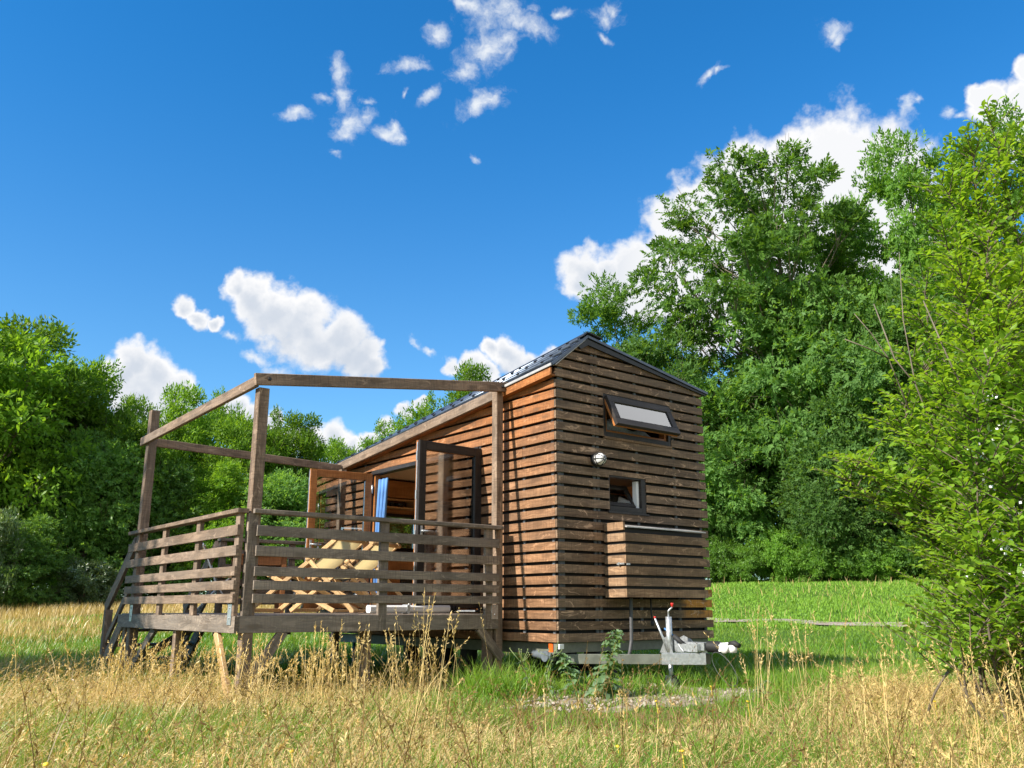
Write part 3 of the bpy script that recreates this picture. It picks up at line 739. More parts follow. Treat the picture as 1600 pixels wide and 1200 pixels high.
# stairs going down behind the terrace
b=MB()
for i in range(4):
    z=.70-.185*i; v=TB+.10+.22*i
    b.box(-3.05,-2.12,v,v+.20,z-.035,z,.004)
stp=tp_(b,'stair')
for u in (-3.09,-2.08):
    b=MB(); b.beam((u,TB+.02,.80),(u,TB+1.02,-.02),.045,.17,(0,0,1)); tp_(b,'stringer','postwood',stp)
    b=MB(); b.beam((u,TB-.20,1.74),(u,TB+.84,.94),.04,.145,(0,0,1)); tp_(b,'handrail','postwood',stp)
    b=MB(); b.beam((u,TB-.08,1.16),(u,TB+.82,.44),.035,.08,(0,0,1)); tp_(b,'mid_rail','postwood',stp)
    b=MB(); b.box(u-.045,u+.045,TB+.68,TB+.77,.0,.93,.004); tp_(b,'newel','postwood',stp)

# ------------------------------------------------------------------ deck chairs
def deckchair(x,y,rz,label):
    # local: +Y towards the foot, X across; origin on the deck under the head end
    t=thing('deck_chair',label,'deck chair',(x,y,DZ),rz,'cream canvas deck chairs on the terrace')
    hw=.29; rr=.020
    top=Vector((0,-.05,.83)); foot=Vector((0,1.10,.025)); 
    d=(foot-top).normalized()
    for s in (-1,1):
        b=MB(); b.beam(top+Vector((s*hw,0,0))-d*.03,foot+Vector((s*hw,0,0)),.028,.055,(0,0,1),.008); part(b,'side_rail',M['palewood'],t)
    for s in (-1,1):                               # crossing seat rails
        b=MB(); b.beam((s*(hw-.035),-.02,.03),(s*(hw-.035),.86,.43),.026,.052,(0,0,1),.008); part(b,'seat_rail',M['palewood'],t)
    for s in (-1,1):                               # prop legs with round tabs
        b=MB(); b.beam((s*(hw+.030),.30,.60),(s*(hw+.030),-.30,.03),.024,.05,(0,0,1),.008); b.lathe([(0,0),(.036,0),(.036,.024),(0,.024)],(s*(hw+.030)-.012,.30,.61),(1,0,0),16); part(b,'prop',M['palewood'],t)
    b=MB(); b.cyl(top+Vector((-hw-.07,0,0)),top+Vector((hw+.07,0,0)),.027,14); part(b,'top_bar',M['palewood'],t)
    b=MB(); b.beam((-hw+.018,1.085,.035),(hw-.018,1.085,.035),.05,.045); part(b,'foot_bar',M['palewood'],t)
    b=MB(); b.cyl((-hw,.86,.43),(hw,.86,.43),.020,12); part(b,'seat_bar',M['palewood'],t)
    b=Pieces('ground_bar',M['palewood'],t); b.beam((-hw-.05,-.30,.03),(hw+.05,-.30,.03),.05,.03); b.beam((-hw+.05,-.02,.03),(hw-.05,-.02,.03),.045,.03)
    V=[];F=[]; n=16
    for i in range(n+1):
        q=i/n; p=top.lerp(Vector((0,.86,.44)),q)+Vector((0,-.02,-.17*math.sin(math.pi*q)**.9+.02))
        V += [(-hw+.035,p.y,p.z),(0,p.y,p.z-.012),(hw-.035,p.y,p.z)]
    for i in range(n):
        a=i*3; F += [(a,a+1,a+4,a+3),(a+1,a+2,a+5,a+4)]
    me=bpy.data.meshes.new('canvas'); me.from_pydata(V,[],F); me.materials.append(M['canvas']); me.polygons.foreach_set('use_smooth',[True]*len(F))
    c=link('canvas',me,t); m=c.modifiers.new('thickness','SOLIDIFY'); m.thickness=.005
    return t
def along(az): return math.radians(-az)            # heading clockwise from the view axis -> rotation about z
deckchair(-1.92,10.50,along(-69),'cream canvas deck chair nearer the photo left, beside the wooden table')
deckchair(-1.62,11.28,along(-69),'cream canvas deck chair behind the railing post, nearer the house door')

# ------------------------------------------------------------------ table
tx,ty=-3.36,12.02
t=thing('garden_table','square orange brown wooden garden table on the terrace','table',(tx,ty,DZ),R(20))
b=MB()
for i in range(7): b.box(-.36+i*.104,-.36+i*.104+.096,-.36,.36,.715,.738,.004)
part(b,'table_top',M['teak'],t)
for sx in (-1,1):
    for sy in (-1,1):
        b=MB(); b.box(sx*.30-.03,sx*.30+.03,sy*.30-.03,sy*.30+.03,0,.712,.004); part(b,'leg',M['teak'],t)
b=MB()
for s in (-1,1):
    b.box(-.268,.268,s*.30-.012,s*.30+.012,.60,.712); b.box(s*.30-.012,s*.30+.012,-.268,.268,.60,.712)
part(b,'apron',M['teak'],t)
def fchair(x,y,rz,label):
    t=thing('folding_chair',label,'chair',(x,y,DZ),rz,'folding chairs with white frames round the wooden table')
    for s in (-1,1):
        b=MB(); b.tube([(s*.20,.22,.012),(s*.20,-.02,.40),(s*.20,-.20,.84),(s*.20,-.21,.88)],.0115,8); part(b,'back_leg',M['alu'],t)
        b=MB(); b.tube([(s*.175,-.24,.012),(s*.175,.0,.30),(s*.175,.17,.45)],.0115,8); part(b,'front_leg',M['alu'],t)
    b=MB()
    for i in range(5): b.box(-.19,.19,-.17+i*.075,-.17+i*.075+.062,.445,.463,.004)
    part(b,'seat',M['palewood'],t)
    b=MB()
    b.beam((-.21,-.195,.815),(.21,-.195,.815),.018,.085); b.beam((-.21,-.165,.70),(.21,-.165,.70),.018,.055); part(b,'backrest',M['palewood'],t)
    b=Pieces('crossbar',M['alu'],t); b.cyl((-.175,.12,.10+.05),(.175,.12,.15),.008,8); b.cyl((-.175,-.2,.065),(.175,-.2,.065),.008,8)
    return t
fchair(-3.86,11.95,along(75),'white framed folding chair left of the table, behind the side railing')
fchair(-2.92,12.48,along(-110),'white framed folding chair right of the wooden table')
fchair(-2.70,12.95,along(-140),'white framed folding chair standing behind the deck chairs')
# ------------------------------------------------------------------ long white case on the deck
cs_=local_thing('awning_case','long white rolled case with grey clips lying on the deck near the door','case',-1.05,1.35,DZ)
b=MB(); b.box(-1.50,-.48,1.29,1.39,DZ+.012,DZ+.092,.02); part(b,'body',M['white'],cs_)
b=MB(); b.box(-1.05,-1.02,1.283,1.397,DZ+.0,DZ+.10,.01); b.cyl((-1.035,1.283,DZ+.09),(-1.035,1.265,DZ+.11),.014,10); part(b,'clip',M['galv'],cs_)
b=MB()
for i in range(3): b.cyl((-.478+.045*i,1.34,DZ+.052),(-.452+.045*i,1.34,DZ+.052),.045-.008*i,16)
part(b,'end_roller',M['rubber'],cs_)
# ================================================================== ground
MASKPATH=lambda x,y: np.abs(y-(23.4-.34*(x-5.1)))
def ground_material():
    m,nt=new_mat('meadow_soil'); n=N(nt)
    g=n('ShaderNodeNewGeometry').outputs['Position']; sp=n('ShaderNodeSeparateXYZ',{0:g})
    n1=n('ShaderNodeTexNoise',{'Vector':g,'Scale':.7,'Detail':6.0,'Roughness':.65}).outputs[0]
    n2=n('ShaderNodeTexNoise',{'Vector':g,'Scale':14.0,'Detail':6.0,'Roughness':.7}).outputs[0]
    dry=n.mix(n2,(.10,.07,.03),(.36,.25,.11))
    green=n.mix(n2,(.03,.06,.012),(.10,.20,.03))
    far=n.rng(n.math('ADD',sp.outputs['Y'],n.math('MULTIPLY',n1,5.0)),9.5,15)
    c=n.mix(n.math('MAXIMUM',far,n.math('MULTIPLY',n.rng(n1,.5,.65),.6)),dry,green)
    b=n('ShaderNodeBsdfPrincipled',{'Base Color':c,'Roughness':.95,'Specular IOR Level':.1,'Normal':n('ShaderNodeBump',{'Strength':.8,'Distance':.05,'Height':n2}).outputs[0]})
    n('ShaderNodeOutputMaterial',{'Surface':b.outputs[0]}); return m
def gravel_material():
    m,nt=new_mat('pale_gravel'); n=N(nt)
    g=n('ShaderNodeNewGeometry').outputs['Position']
    v=n('ShaderNodeTexVoronoi',{'Vector':g,'Scale':38.0}); n1=n('ShaderNodeTexNoise',{'Vector':g,'Scale':3.0,'Detail':5.0}).outputs[0]
    sp=n('ShaderNodeSeparateXYZ',{0:v.outputs['Color']})
    c=n.mix(sp.outputs[0],(.24,.20,.165),(.60,.52,.45)); c=n.mix(n.rng(n1,.35,.7),c,(.24,.19,.12))
    b=n('ShaderNodeBsdfPrincipled',{'Base Color':c,'Roughness':.9,'Normal':n('ShaderNodeBump',{'Strength':1.0,'Distance':.02,'Height':v.outputs['Distance'],}).outputs[0]})
    n('ShaderNodeOutputMaterial',{'Surface':b.outputs[0]}); return m
M['soil']=ground_material(); M['gravel']=gravel_material()
def sheet(name,xs,ys,mat,lift=0):
    X,Y=np.meshgrid(xs,ys); Z=ground(X,Y)+lift
    V=np.stack([X.ravel(),Y.ravel(),Z.ravel()],1); nx,ny=len(xs),len(ys)
    i=np.arange(nx-1); j=np.arange(ny-1); I,J=np.meshgrid(i,j); a=(J*nx+I).ravel()
    F=np.stack([a,a+1,a+nx+1,a+nx],1)
    return link(name,np_mesh(name,V,F,None,mat,True))
sx=np.concatenate([np.linspace(-500,-60,12),np.linspace(-50,50,101),np.linspace(60,500,12)])
sy=np.concatenate([np.linspace(-200,-25,8),np.linspace(-15,70,120),np.linspace(80,700,14)])
tag(sheet('meadow',sx,sy,M['soil']),kind='structure')
# gravel path crossing the meadow, and the chippings under the drawbar
def strip(name,pts,w,mat,lift):
    V=[];F=[]
    for i,(x,y) in enumerate(pts):
        a=pts[max(i-1,0)]; b=pts[min(i+1,len(pts)-1)]; d=Vector((b[0]-a[0],b[1]-a[1],0)).normalized(); s=Vector((-d.y,d.x,0))
        for k in (-1,-.33,.33,1):
            q=Vector((x,y,0))+s*(k*w*(.5+.12*math.sin(i*1.7+k)))
            V.append((q.x,q.y,gz(q.x,q.y)+lift))
    for i in range(len(pts)-1):
        for k in range(3): a=i*4+k; F.append((a,a+1,a+5,a+4))
    V=np.array(V); F=np.array(F)
    return link(name,np_mesh(name,V,F,None,mat,True))
tag(strip('gravel_path',[(x,23.4-.34*(x-5.1)) for x in np.linspace(-14,26,80)],1.0,M['gravel'],.03),kind='structure')
rngp=np.random.default_rng(5)
gp=[]
ang=np.linspace(0,2*np.pi,41)[:-1]
c0=W(.75,-1.05); rr=1.0+.28*np.sin(ang*3+1)+.2*np.sin(ang*7)+.12*np.sin(ang*13+2)
V=[(c0.x,c0.y,gz(c0.x,c0.y)+.02)]; 
for ring in (.4,.7,1.0):
    for a,q in zip(ang,rr):
        u=.75+2.0*ring*q*math.cos(a); v=-1.05+.75*ring*q*math.sin(a); p=W(u,v); V.append((p.x,p.y,gz(p.x,p.y)+.02-.03*(ring==1.0)))
ST=MB(); _g=np.random.default_rng(8); F3=[]
for _ in range(700):
    a=_g.uniform(0,6.283); q=math.sqrt(_g.random())*1.05; p=W(.75+2.0*q*math.cos(a),-1.05+.78*q*math.sin(a)); s_=_g.uniform(.005,.020)
    c=Vector((p.x,p.y,gz(p.x,p.y)+.02+s_*.2)); r_=Matrix.Rotation(_g.uniform(0,6),3,Vector(tuple(_g.normal(size=3))).normalized())
    cs8=[c+r_@Vector((x*s_*_g.uniform(.6,1),y*s_*_g.uniform(.5,.9),z*s_*.55)) for x in (-1,1) for y in (-1,1) for z in (-1,1)]
    o_=len(ST.v); ST.v+=cs8; rr_=_g.random()
    for f_ in ((0,1,3,2),(4,6,7,5),(0,4,5,1),(2,3,7,6),(0,2,6,4),(1,5,7,3)): ST.poly([o_+k for k in f_],[(0,0)]*4,rr_)
tag(ST.build('gravel_stones',plain('pale_stone',(.36,.30,.25),.9,var=.4,scale=20)),None,None,None,'stuff')
F3=[(0,1+i,1+(i+1)%40) for i in range(40)]
F4=[(1+r*40+i,1+(r+1)*40+i,1+(r+1)*40+(i+1)%40,1+r*40+(i+1)%40) for r in range(2) for i in range(40)]
M['patch']=plain('stony_soil',(.26,.20,.14),.95,var=.45,scale=9,bump=.8)
me=bpy.data.meshes.new('gravel_patch'); me.from_pydata(V,[],F3+F4); me.materials.append(M['patch']); tag(link('gravel_patch',me),kind='structure')

# ================================================================== foliage
def unit(a): return a/np.maximum(np.linalg.norm(a,axis=-1,keepdims=True),1e-9)
def leaf_quads(P,A,Nn,l,w):
    A=unit(A); B=unit(np.cross(Nn,A)); l=np.asarray(l).reshape(-1,1); w=np.asarray(w).reshape(-1,1)
    V=np.stack([P-A*l*.5,P+B*w*.5-A*l*.06,P+A*l*.5,P-B*w*.5-A*l*.06],1).reshape(-1,3)
    F=np.arange(len(V)).reshape(-1,4); return V,F
def tubes_np(paths):
    """paths: list of (pts list, radii) -> quads"""
    V=[];F=[];o=0;n=5
    for pts,rad in paths:
        pts=np.asarray(pts,float); m=len(pts)
        d=np.gradient(pts,axis=0); d=unit(d)
        x=unit(np.cross(d,np.array([.31,.17,.93])+0*d)); y=np.cross(d,x)
        a=np.arange(n)*2*np.pi/n
        ring=pts[:,None,:]+np.asarray(rad)[:,None,None]*(x[:,None,:]*np.cos(a)[None,:,None]+y[:,None,:]*np.sin(a)[None,:,None])
        V.append(ring.reshape(-1,3))
        for i in range(m-1):
            for k in range(n):
                k2=(k+1)%n; F.append((o+i*n+k,o+i*n+k2,o+(i+1)*n+k2,o+(i+1)*n+k))
        o+=m*n
    return np.concatenate(V),np.array(F)
def tree_meshes(seed,H,r,base,ncl,sprays,leaf,clr,pin=5,mat='leaf_mid',barkmat='bark',trunk_r=.16,top=1.0,low=.75,gap=0.,flat=.62):
    g=np.random.default_rng(seed)
    cz=(H+base)/2; hz=(H-base)/2
    C=[]; tries=0; md=clr*.62
    lump=g.normal(size=(14,3)); lump=unit(lump); lamp=g.uniform(-.28,.30,14)
    while len(C)<ncl and tries<ncl*60:
        tries+=1
        d=unit(g.normal(size=3)); rho=g.uniform(.62,1.0) if g.random()<.8 else g.uniform(.15,.62)
        k=1+np.sum(lamp*np.clip((lump@d-.55)/.45,0,1)); k=np.clip(k,.6,1.35)
        prof=low+(top-low)*(.5+.5*d[2])
        p=np.array([d[0]*r*rho*k*prof,d[1]*r*rho*k*prof,cz+d[2]*hz*rho*min(k,1.12)])
        if p[2]<base*.6+.1: continue
        if C and np.min(np.linalg.norm(np.array(C)-p,axis=1))<md: continue
        C.append(p)
    C=np.array(C)
    # trunk and limbs
    paths=[]
    bend=g.normal(size=2)*.03*H
    def trunk_at(h): t=h/H; return np.array([bend[0]*math.sin(t*3),bend[1]*math.sin(t*2.2),h])
    hs=np.linspace(-.3,H*.86,9); paths.append(([trunk_at(h) for h in hs],[trunk_r*(1-.88*max(h,0)/(H*.86)) *(1.35 if h<0 else 1) for h in hs]))
    for p in C:
        if g.random()<.22: continue
        dist=np.hypot(p[0],p[1]); h0=np.clip(p[2]-dist*g.uniform(.55,1.1),H*.08,H*.8); s=trunk_at(h0)
        mid=(s+p)/2+np.array([0,0,-.10*dist])+g.normal(size=3)*.12*dist*.5
        ts=np.linspace(0,1,6)[:,None]; pts=(1-ts)**2*s+2*ts*(1-ts)*mid+ts**2*p
        r0=trunk_r*(.12+.30*dist/r)*(1-.5*h0/H); paths.append((pts,np.linspace(r0,r0*.22,6)))
        for _ in range(3):
            e=p+unit(g.normal(size=3)+np.array([0,0,.3]))*clr*.8
            q=np.linspace(0,1,3)[:,None]; paths.append((pts[4]+(e-pts[4])*q,[r0*.28,r0*.18,.006]))
    TV,TF=tubes_np(paths)
    # sprays of leaflets
    S=sprays*len(C); ci=np.repeat(np.arange(len(C)),sprays)
    rad=clr*g.uniform(.65,1.3,len(C))
    dirs=unit(g.normal(size=(S,3))); rr=g.random(S)**(1/2.3)
    off=dirs*rr[:,None]*rad[ci][:,None]; off[:,2]*=flat
    if gap>0:
        keep=g.random(S)>gap; off=off[keep]; ci=ci[keep]; dirs=dirs[keep]; S=len(off)
    P=C[ci]+off
    outw=unit(P-np.array([0,0,cz])); ax=unit(dirs*.8+outw*.6+g.normal(size=(S,3))*.55+np.array([0,0,-.15]))
    nrm=unit(outw*.75+np.array([0,0,.40])+g.normal(size=(S,3))*.55)
    side=unit(np.cross(nrm,ax))
    AV=[];AF=[];TT=[]; o=0
    st=np.clip(g.normal(.5,.22,S),0,1)
    for j in range(pin):
        f=(j-(pin-1)/2)/max(pin-1,1); sgn=1 if j%2 else -1
        pos=P+ax*(f*leaf*1.5)[...,None] if np.ndim(f) else P+ax*(f*leaf*1.5)
        last=(j==pin-1)
        A=ax if last else unit(ax*.75+side*sgn*.75+g.normal(size=(S,3))*.22)
        pos=pos+(0 if last else side*sgn*leaf*.32)
        nn=unit(nrm+g.normal(size=(S,3))*.30)
        lv=leaf*g.uniform(.75,1.2,S)
        V,F=leaf_quads(pos,A,nn,lv,lv*.46)
        AV.append(V); AF.append(F+o); o+=len(V); TT.append(np.clip(st+g.normal(0,.14,S),0,1))
    crown=np_mesh('crown',np.concatenate(AV),np.concatenate(AF),np.concatenate(TT),M[mat])
    trunk=np_mesh('trunk',TV,TF,None,M[barkmat],True)
    return trunk,crown
M['bark']=plain('grey_brown_bark',(.13,.10,.07),.9,var=.4,scale=5,bump=.4)
M['palebark']=plain('pale_ash_bark',(.16,.13,.095),.85,var=.35,scale=5,bump=.3)
M['leaf_mid']=leafy('leaf_mid_green',(.085,.175,.018),(.215,.36,.05),(.145,.28,.03),trans=.55,gloss=.02)
M['leaf_dark']=leafy('leaf_blue_green',(.075,.165,.04),(.185,.32,.085),(.13,.25,.06),trans=.55,gloss=.03)
M['leaf_ash']=leafy('leaf_ash_green',(.080,.175,.03),(.19,.335,.06),(.13,.265,.04),trans=.5,gloss=.03)
M['leaf_light']=leafy('leaf_light_green',(.085,.20,.022),(.19,.35,.045),(.14,.27,.03),zone=1.2)
M['leaf_shrub']=leafy('leaf_shrub_green',(.095,.205,.018),(.25,.42,.045),(.32,.47,.042),trans=.55,gloss=.12,zone=1.5)
M['leaf_willow']=leafy('leaf_grey_green',(.10,.17,.07),(.21,.29,.14),(.13,.21,.09),zone=1.5)
TYPES={
 'oak' :tree_meshes(1,10.5,4.0,.8,110,110,.25,1.25,4,'leaf_mid'),
 'lime':tree_meshes(2,10.0,3.6,.6,100,110,.23,1.15,4,'leaf_mid',low=.95,top=.85),
 'loose':tree_meshes(3,11.0,3.6,1.5,70,85,.24,1.05,4,'leaf_mid',gap=.2),
 'elder':tree_meshes(4,9.0,3.8,.3,82,125,.24,1.40,5,'leaf_dark',low=1.0,top=.8),
 'robin':tree_meshes(5,12.0,3.6,.6,84,112,.23,1.35,6,'leaf_dark',low=.9,top=.9),
 'ash'  :tree_meshes(6,21.5,6.0,7.0,135,72,.25,1.32,7,'leaf_ash','palebark',.25,top=.95,low=.85,gap=.12,flat=.5),
 'ashy' :tree_meshes(7,18.0,4.4,4.5,75,95,.25,1.25,6,'leaf_ash','palebark',.24,gap=.1,flat=.55),
 'bush' :tree_meshes(8,2.6,1.7,.05,60,95,.13,.55,4,'leaf_light',trunk_r=.05,low=1.0,top=.8),
 'willow':tree_meshes(9,2.8,1.6,.05,50,70,.14,.5,4,'leaf_willow',trunk_r=.05,low=1.0,top=.8),
}
TH={'oak':(10.5,4.0),'lime':(10.0,3.5),'loose':(11,3.5),'elder':(9,3.8),'robin':(12,3.4),'ash':(21.5,6.0),'ashy':(18,4.4),'bush':(2.6,1.7),'willow':(2.8,1.6)}
ntree=[0]
def plant(kind,name,cat,px,D,top,half,label,group=None,sz=None,rot=None):
    ntree[0]+=1
    x,y=bearing(px,D); zb=gz(x,y)-.05
    zt=height_at(top,D,px); H,r=TH[kind]
    rad=half/math.hypot(F_PX,350)*D
    o=thing(name,label,cat,(x,y,zb),(ntree[0]*2.399 if rot is None else rot),group)
    o.scale=(rad/r,rad/r,(zt-zb)/H)
    t,c=TYPES[kind]
    link('trunk',t,o); link('crown',c,o)
    return o
ORD=['first','second','third','fourth','fifth','sixth','seventh','eighth','ninth','tenth','eleventh','twelfth','thirteenth','fourteenth','fifteenth','sixteenth']
GL='trees of the wood behind the terrace'
for i,(k,px,D,top,half) in enumerate([('oak',-95,37,500,140),('lime',5,38,530,110),('oak',75,43,565,85),('loose',128,38,605,70),('lime',172,42,640,60),('oak',215,37,655,70),
    ('lime',262,41,622,62),('loose',300,44,618,55),('oak',352,39,652,72),('loose',405,43,650,55),('lime',452,40,662,62),('oak',505,44,690,60),('lime',330,36,735,70),('elder',130,36,690,95),('elder',245,36,740,75),('elder',425,36,745,85)]):
    kk={'oak':'round crowned','lime':'bright green broad','loose':'loose leafed','elder':'low dark green'}[k]
    plant(k,'broadleaf_tree','tree',px,D,top,half,f'{kk} tree in the left wood, {ORD[i]} counted from the photo left edge' if i<12 else {12:'lower bushy tree in front of the wood, seen through the side of the pergola',13:'low dark green tree left of the terrace stairs',14:'low dark green tree behind the far left terrace post',15:'low dark green tree behind the front pergola post'}[i],GL)
GC='trees rising behind the roof of the tiny house'
for i,(k,px,D,top,half,lab) in enumerate([('loose',598,46,668,52,'small loose tree behind the low end of the roof'),('loose',652,45,628,62,'loose tree showing sky gaps above the middle of the roof'),('lime',735,48,588,66,'bright tree top above the pergola beam beside the roof'),('oak',800,50,610,70,'round tree hidden mostly behind the roof ridge')]):
    plant(k,'broadleaf_tree','tree',px,D,top,half,lab,GC)
for i,(k,px,D,top,half,lab) in enumerate([('elder',585,43,745,80,'low dark tree seen under the raised terrace and through the open door'),('lime',690,43,735,85,'low green tree seen through the kitchen window of the tiny house'),('elder',800,42,720,90,'low dark tree wholly behind the middle of the tiny house'),('oak',900,42,700,90,'low round tree wholly behind the gable of the tiny house')]):
    plant(k,'broadleaf_tree','tree',px,D,top,half,lab,GC)
GR='tall trees on the right of the tiny house'
plant('ash','ash_tree','tree',1245,43,240,176,'tallest ash tree with pale forked limbs and an open crown',GR,rot=.6)
for i,(k,px,D,top,half,lab) in enumerate([('ashy',962,44,442,100,'feathery ash tree at the left end of the right wood, next to the roof ridge'),('ashy',1378,45,300,78,'slender ash tree right of the tallest ash, before the white cloud'),
    ('ashy',1500,42,205,98,'tall ash tree rising behind the foreground shrub'),('ashy',1640,41,180,110,'tall ash tree at the right picture edge behind the shrub'),
    ('robin',1035,42,520,92,'mid green tree filling between roof ridge and tallest ash'),('robin',1120,40,590,90,'dark feathery tree directly right of the gable'),('robin',1290,41,420,110,'dark dense tree below the right side of the tallest ash'),
    ('elder',1225,44,560,105,'broad dark tree in the middle of the right wood'),('robin',1400,40,470,105,'dark feathery tree left of the foreground shrub'),('elder',1345,39,600,95,'broad blue green tree standing at the meadow edge, behind the shrub tip'),
    ('robin',1490,40,430,110,'dark feathery tree half hidden by the foreground shrub'),('elder',1590,39,420,115,'broad dark tree hidden behind the shrub at the right edge'),
    ('elder',1140,39.5,730,48,'lower dark tree beside the right corner of the house'),('elder',1318,38.5,690,80,'lower blue green tree with hanging branches over the meadow'),('elder',1440,38.5,650,95,'lower dark tree behind the left part of the shrub')]):
    plant(k,'broadleaf_tree','tree',px,D,top,half,lab,GR)
GH='bushes along the right meadow edge'
for i,(px,D,top,half) in enumerate([(1130,38.5,840,36),(1178,38,850,34),(1225,38.2,828,40),(1275,37.6,850,36),(1322,38.2,838,38),(1372,37.6,852,34),(1420,38,842,40),(1470,37.6,846,38),(1520,37.8,838,42)]):
    plant('bush','hedge_bush','bush',px,D,top,half,f'light green bush at the meadow edge, {ORD[i]} counted from the house corner',GH)
plant('bush','hedge_bush','bush',1085,39,845,38,'light green bush partly hidden by the right corner of the gable',GH)
plant('bush','hedge_bush','bush',1025,39.5,850,40,'light green bush wholly behind the gable',GH)
plant('elder','rounded_bush','bush',28,33,815,62,'dark rounded bush at the far left meadow edge')
plant('willow','willow_bush','bush',128,33,868,46,'pale grey green bush left of the terrace stairs')
plant('willow','willow_bush','bush',-15,32,790,36,'pale flowering bush at the left picture edge',)
# the tree out of frame on the left whose shade falls over the stairs
o=thing('broadleaf_tree','broad tree standing outside the left picture edge, shading the stairs','tree',(-15.3,6.5,0.05),1.0,GL); o.scale=(1.1,1.1,1.25); link('trunk',TYPES['lime'][0],o); link('crown',TYPES['lime'][1],o)

# ------------------------------------------------------------------ foreground shrubs with large leaves
def big_leaf_mesh(P,A,Nn,l,w,fold=.35):
    A=unit(A); B=unit(np.cross(Nn,A)); U=np.cross(A,B); l=l[:,None]; w=w[:,None]
    b=P; t=P+A*l-U*l*.12; m1=P+A*l*.33; m2=P+A*l*.70-U*l*.03
    up=U*w*fold*.5
    l1=m1+B*w*.46+up; r1=m1-B*w*.46+up; l2=m2+B*w*.38+up; r2=m2-B*w*.38+up
    V=np.stack([b,m1,m2,t,l1,l2,r1,r2],1).reshape(-1,3); n=len(P); o=np.arange(n)[:,None]*8
    q=np.concatenate([o+np.array([[1,2,5,4]]),o+np.array([[2,1,6,7]])]); tr=np.concatenate([o+np.array([[0,1,4]]),o+np.array([[1,0,6]]),o+np.array([[2,3,5]]),o+np.array([[3,2,7]])])
    return V,q,tr
def mixed_mesh(name,V,Q,T,tq,tt,mat):
    me=bpy.data.meshes.new(name); nf=len(Q)+len(T)
    me.vertices.add(len(V)); me.vertices.foreach_set('co',V.astype(np.float32).ravel())
    li=np.concatenate([Q.ravel(),T.ravel()]).astype(np.int32); me.loops.add(len(li)); me.loops.foreach_set('vertex_index',li)
    me.polygons.add(nf); ls=np.concatenate([np.arange(len(Q))*4,len(Q)*4+np.arange(len(T))*3]).astype(np.int32); me.polygons.foreach_set('loop_start',ls)
    me.update(calc_edges=True)
    at=me.attributes.new('tint','FLOAT','FACE'); at.data.foreach_set('value',np.concatenate([tq,tt]).astype(np.float32))
    me.materials.append(mat); return me
def shrub(seed,stems,leafl,shoot_n,per,z0=.3,droop=.25,spread=1.0):
    """stems: list of control points ((x,y,z),...) relative to the base"""
    g=np.random.default_rng(seed); paths=[];P=[];A=[];Nn=[];Ls=[]
    for st in stems:
        st=np.array(st,float); m=len(st); t=np.linspace(0,1,22)
        # Catmull style smooth via polynomial fit
        deg=min(m-1,3); tt=np.linspace(0,1,m); pts=np.stack([np.polyval(np.polyfit(tt,st[:,k],deg),t) for k in range(3)],1)
        Ltot=np.sum(np.linalg.norm(np.diff(pts,axis=0),axis=1))
        paths.append((pts,np.linspace(.020,.004,22)*max(.55,Ltot/5)))
        ns=max(4,int(shoot_n*Ltot))
        for k in range(ns):
            q=g.uniform(.06,1.0)**.9; i=min(int(q*21),20); p=pts[i]+(pts[i+1]-pts[i])*(q*21-i)
            if p[2]<z0: continue
            d=unit(pts[min(i+1,21)]-pts[max(i-1,0)])
            a=g.uniform(0,2*np.pi); rad=unit(np.array([math.cos(a),math.sin(a),.25]))
            ln=(.75-.45*q)*g.uniform(.5,1.2)*spread if q<.97 else .3
            dr=unit(rad*.9+d*.55); e=p+dr*ln+np.array([0,0,-droop*ln*ln]); mid=(p+e)/2+np.array([0,0,.10*ln])
            s=np.linspace(0,1,6)[:,None]; sh=(1-s)**2*p+2*s*(1-s)*mid+s**2*e
            paths.append((sh,np.linspace(.006,.0018,6)))
            nl=max(4,int(per*ln/.5))
            for j in range(nl):
                f=(j+.6)/nl; ii=min(int(f*5),4); c=sh[ii]+(sh[ii+1]-sh[ii])*(f*5-ii); dd=unit(sh[ii+1]-sh[ii])
                sd=unit(np.cross(dd,np.array([0,0,1.])+g.normal(size=3)*.25)); sg=1 if j%2 else -1
                P.append(c); A.append(unit(dd*.55+sd*sg*.8+np.array([0,0,.12])+g.normal(size=3)*.22)); Nn.append(unit(np.array([0,0,1.])+g.normal(size=3)*.45)); Ls.append(leafl*g.uniform(.6,1.2))
    P=np.array(P);A=np.array(A);Nn=np.array(Nn);Ls=np.array(Ls)
    V,Q,T=big_leaf_mesh(P,A,Nn,Ls,Ls*.56)
    tint=np.clip(g.normal(.5,.25,len(P)),0,1)
    crown=mixed_mesh('crown',V,Q,T,np.tile(tint,2),np.tile(tint,4),M['leaf_shrub'])
    TV,TF=tubes_np(paths); stem=np_mesh('stem',TV,TF,None,M['bark'],True)
    return stem,crown,P
def place_shrub(name,label,px,D,stems_px,seed,leafl,shoot_n,per,spread=1.0):
    x,y=bearing(px,D); zb=gz(x,y)-.03
    o=thing(name,label,'shrub',(x,y,zb),0)
    g=np.random.default_rng(seed+50); st=[]
    for tpx,tpy,td in stems_px:
        ex,ey=bearing(tpx,td); ez=height_at(tpy,td,tpx)-zb; ex-=x; ey-=y
        bx,by=g.normal(size=2)*.30
        st.append([(bx,by,0),(bx+.18*ex+g.normal()*.1,by+.18*ey+g.normal()*.1,ez*.38),(bx*.4+.55*ex+g.normal()*.1,by*.4+.55*ey,ez*.74),(ex,ey,ez)])
    s,c,P=shrub(seed,st,leafl,shoot_n,per,spread=spread)
    link('stem',s,o); link('crown',c,o); return o,P
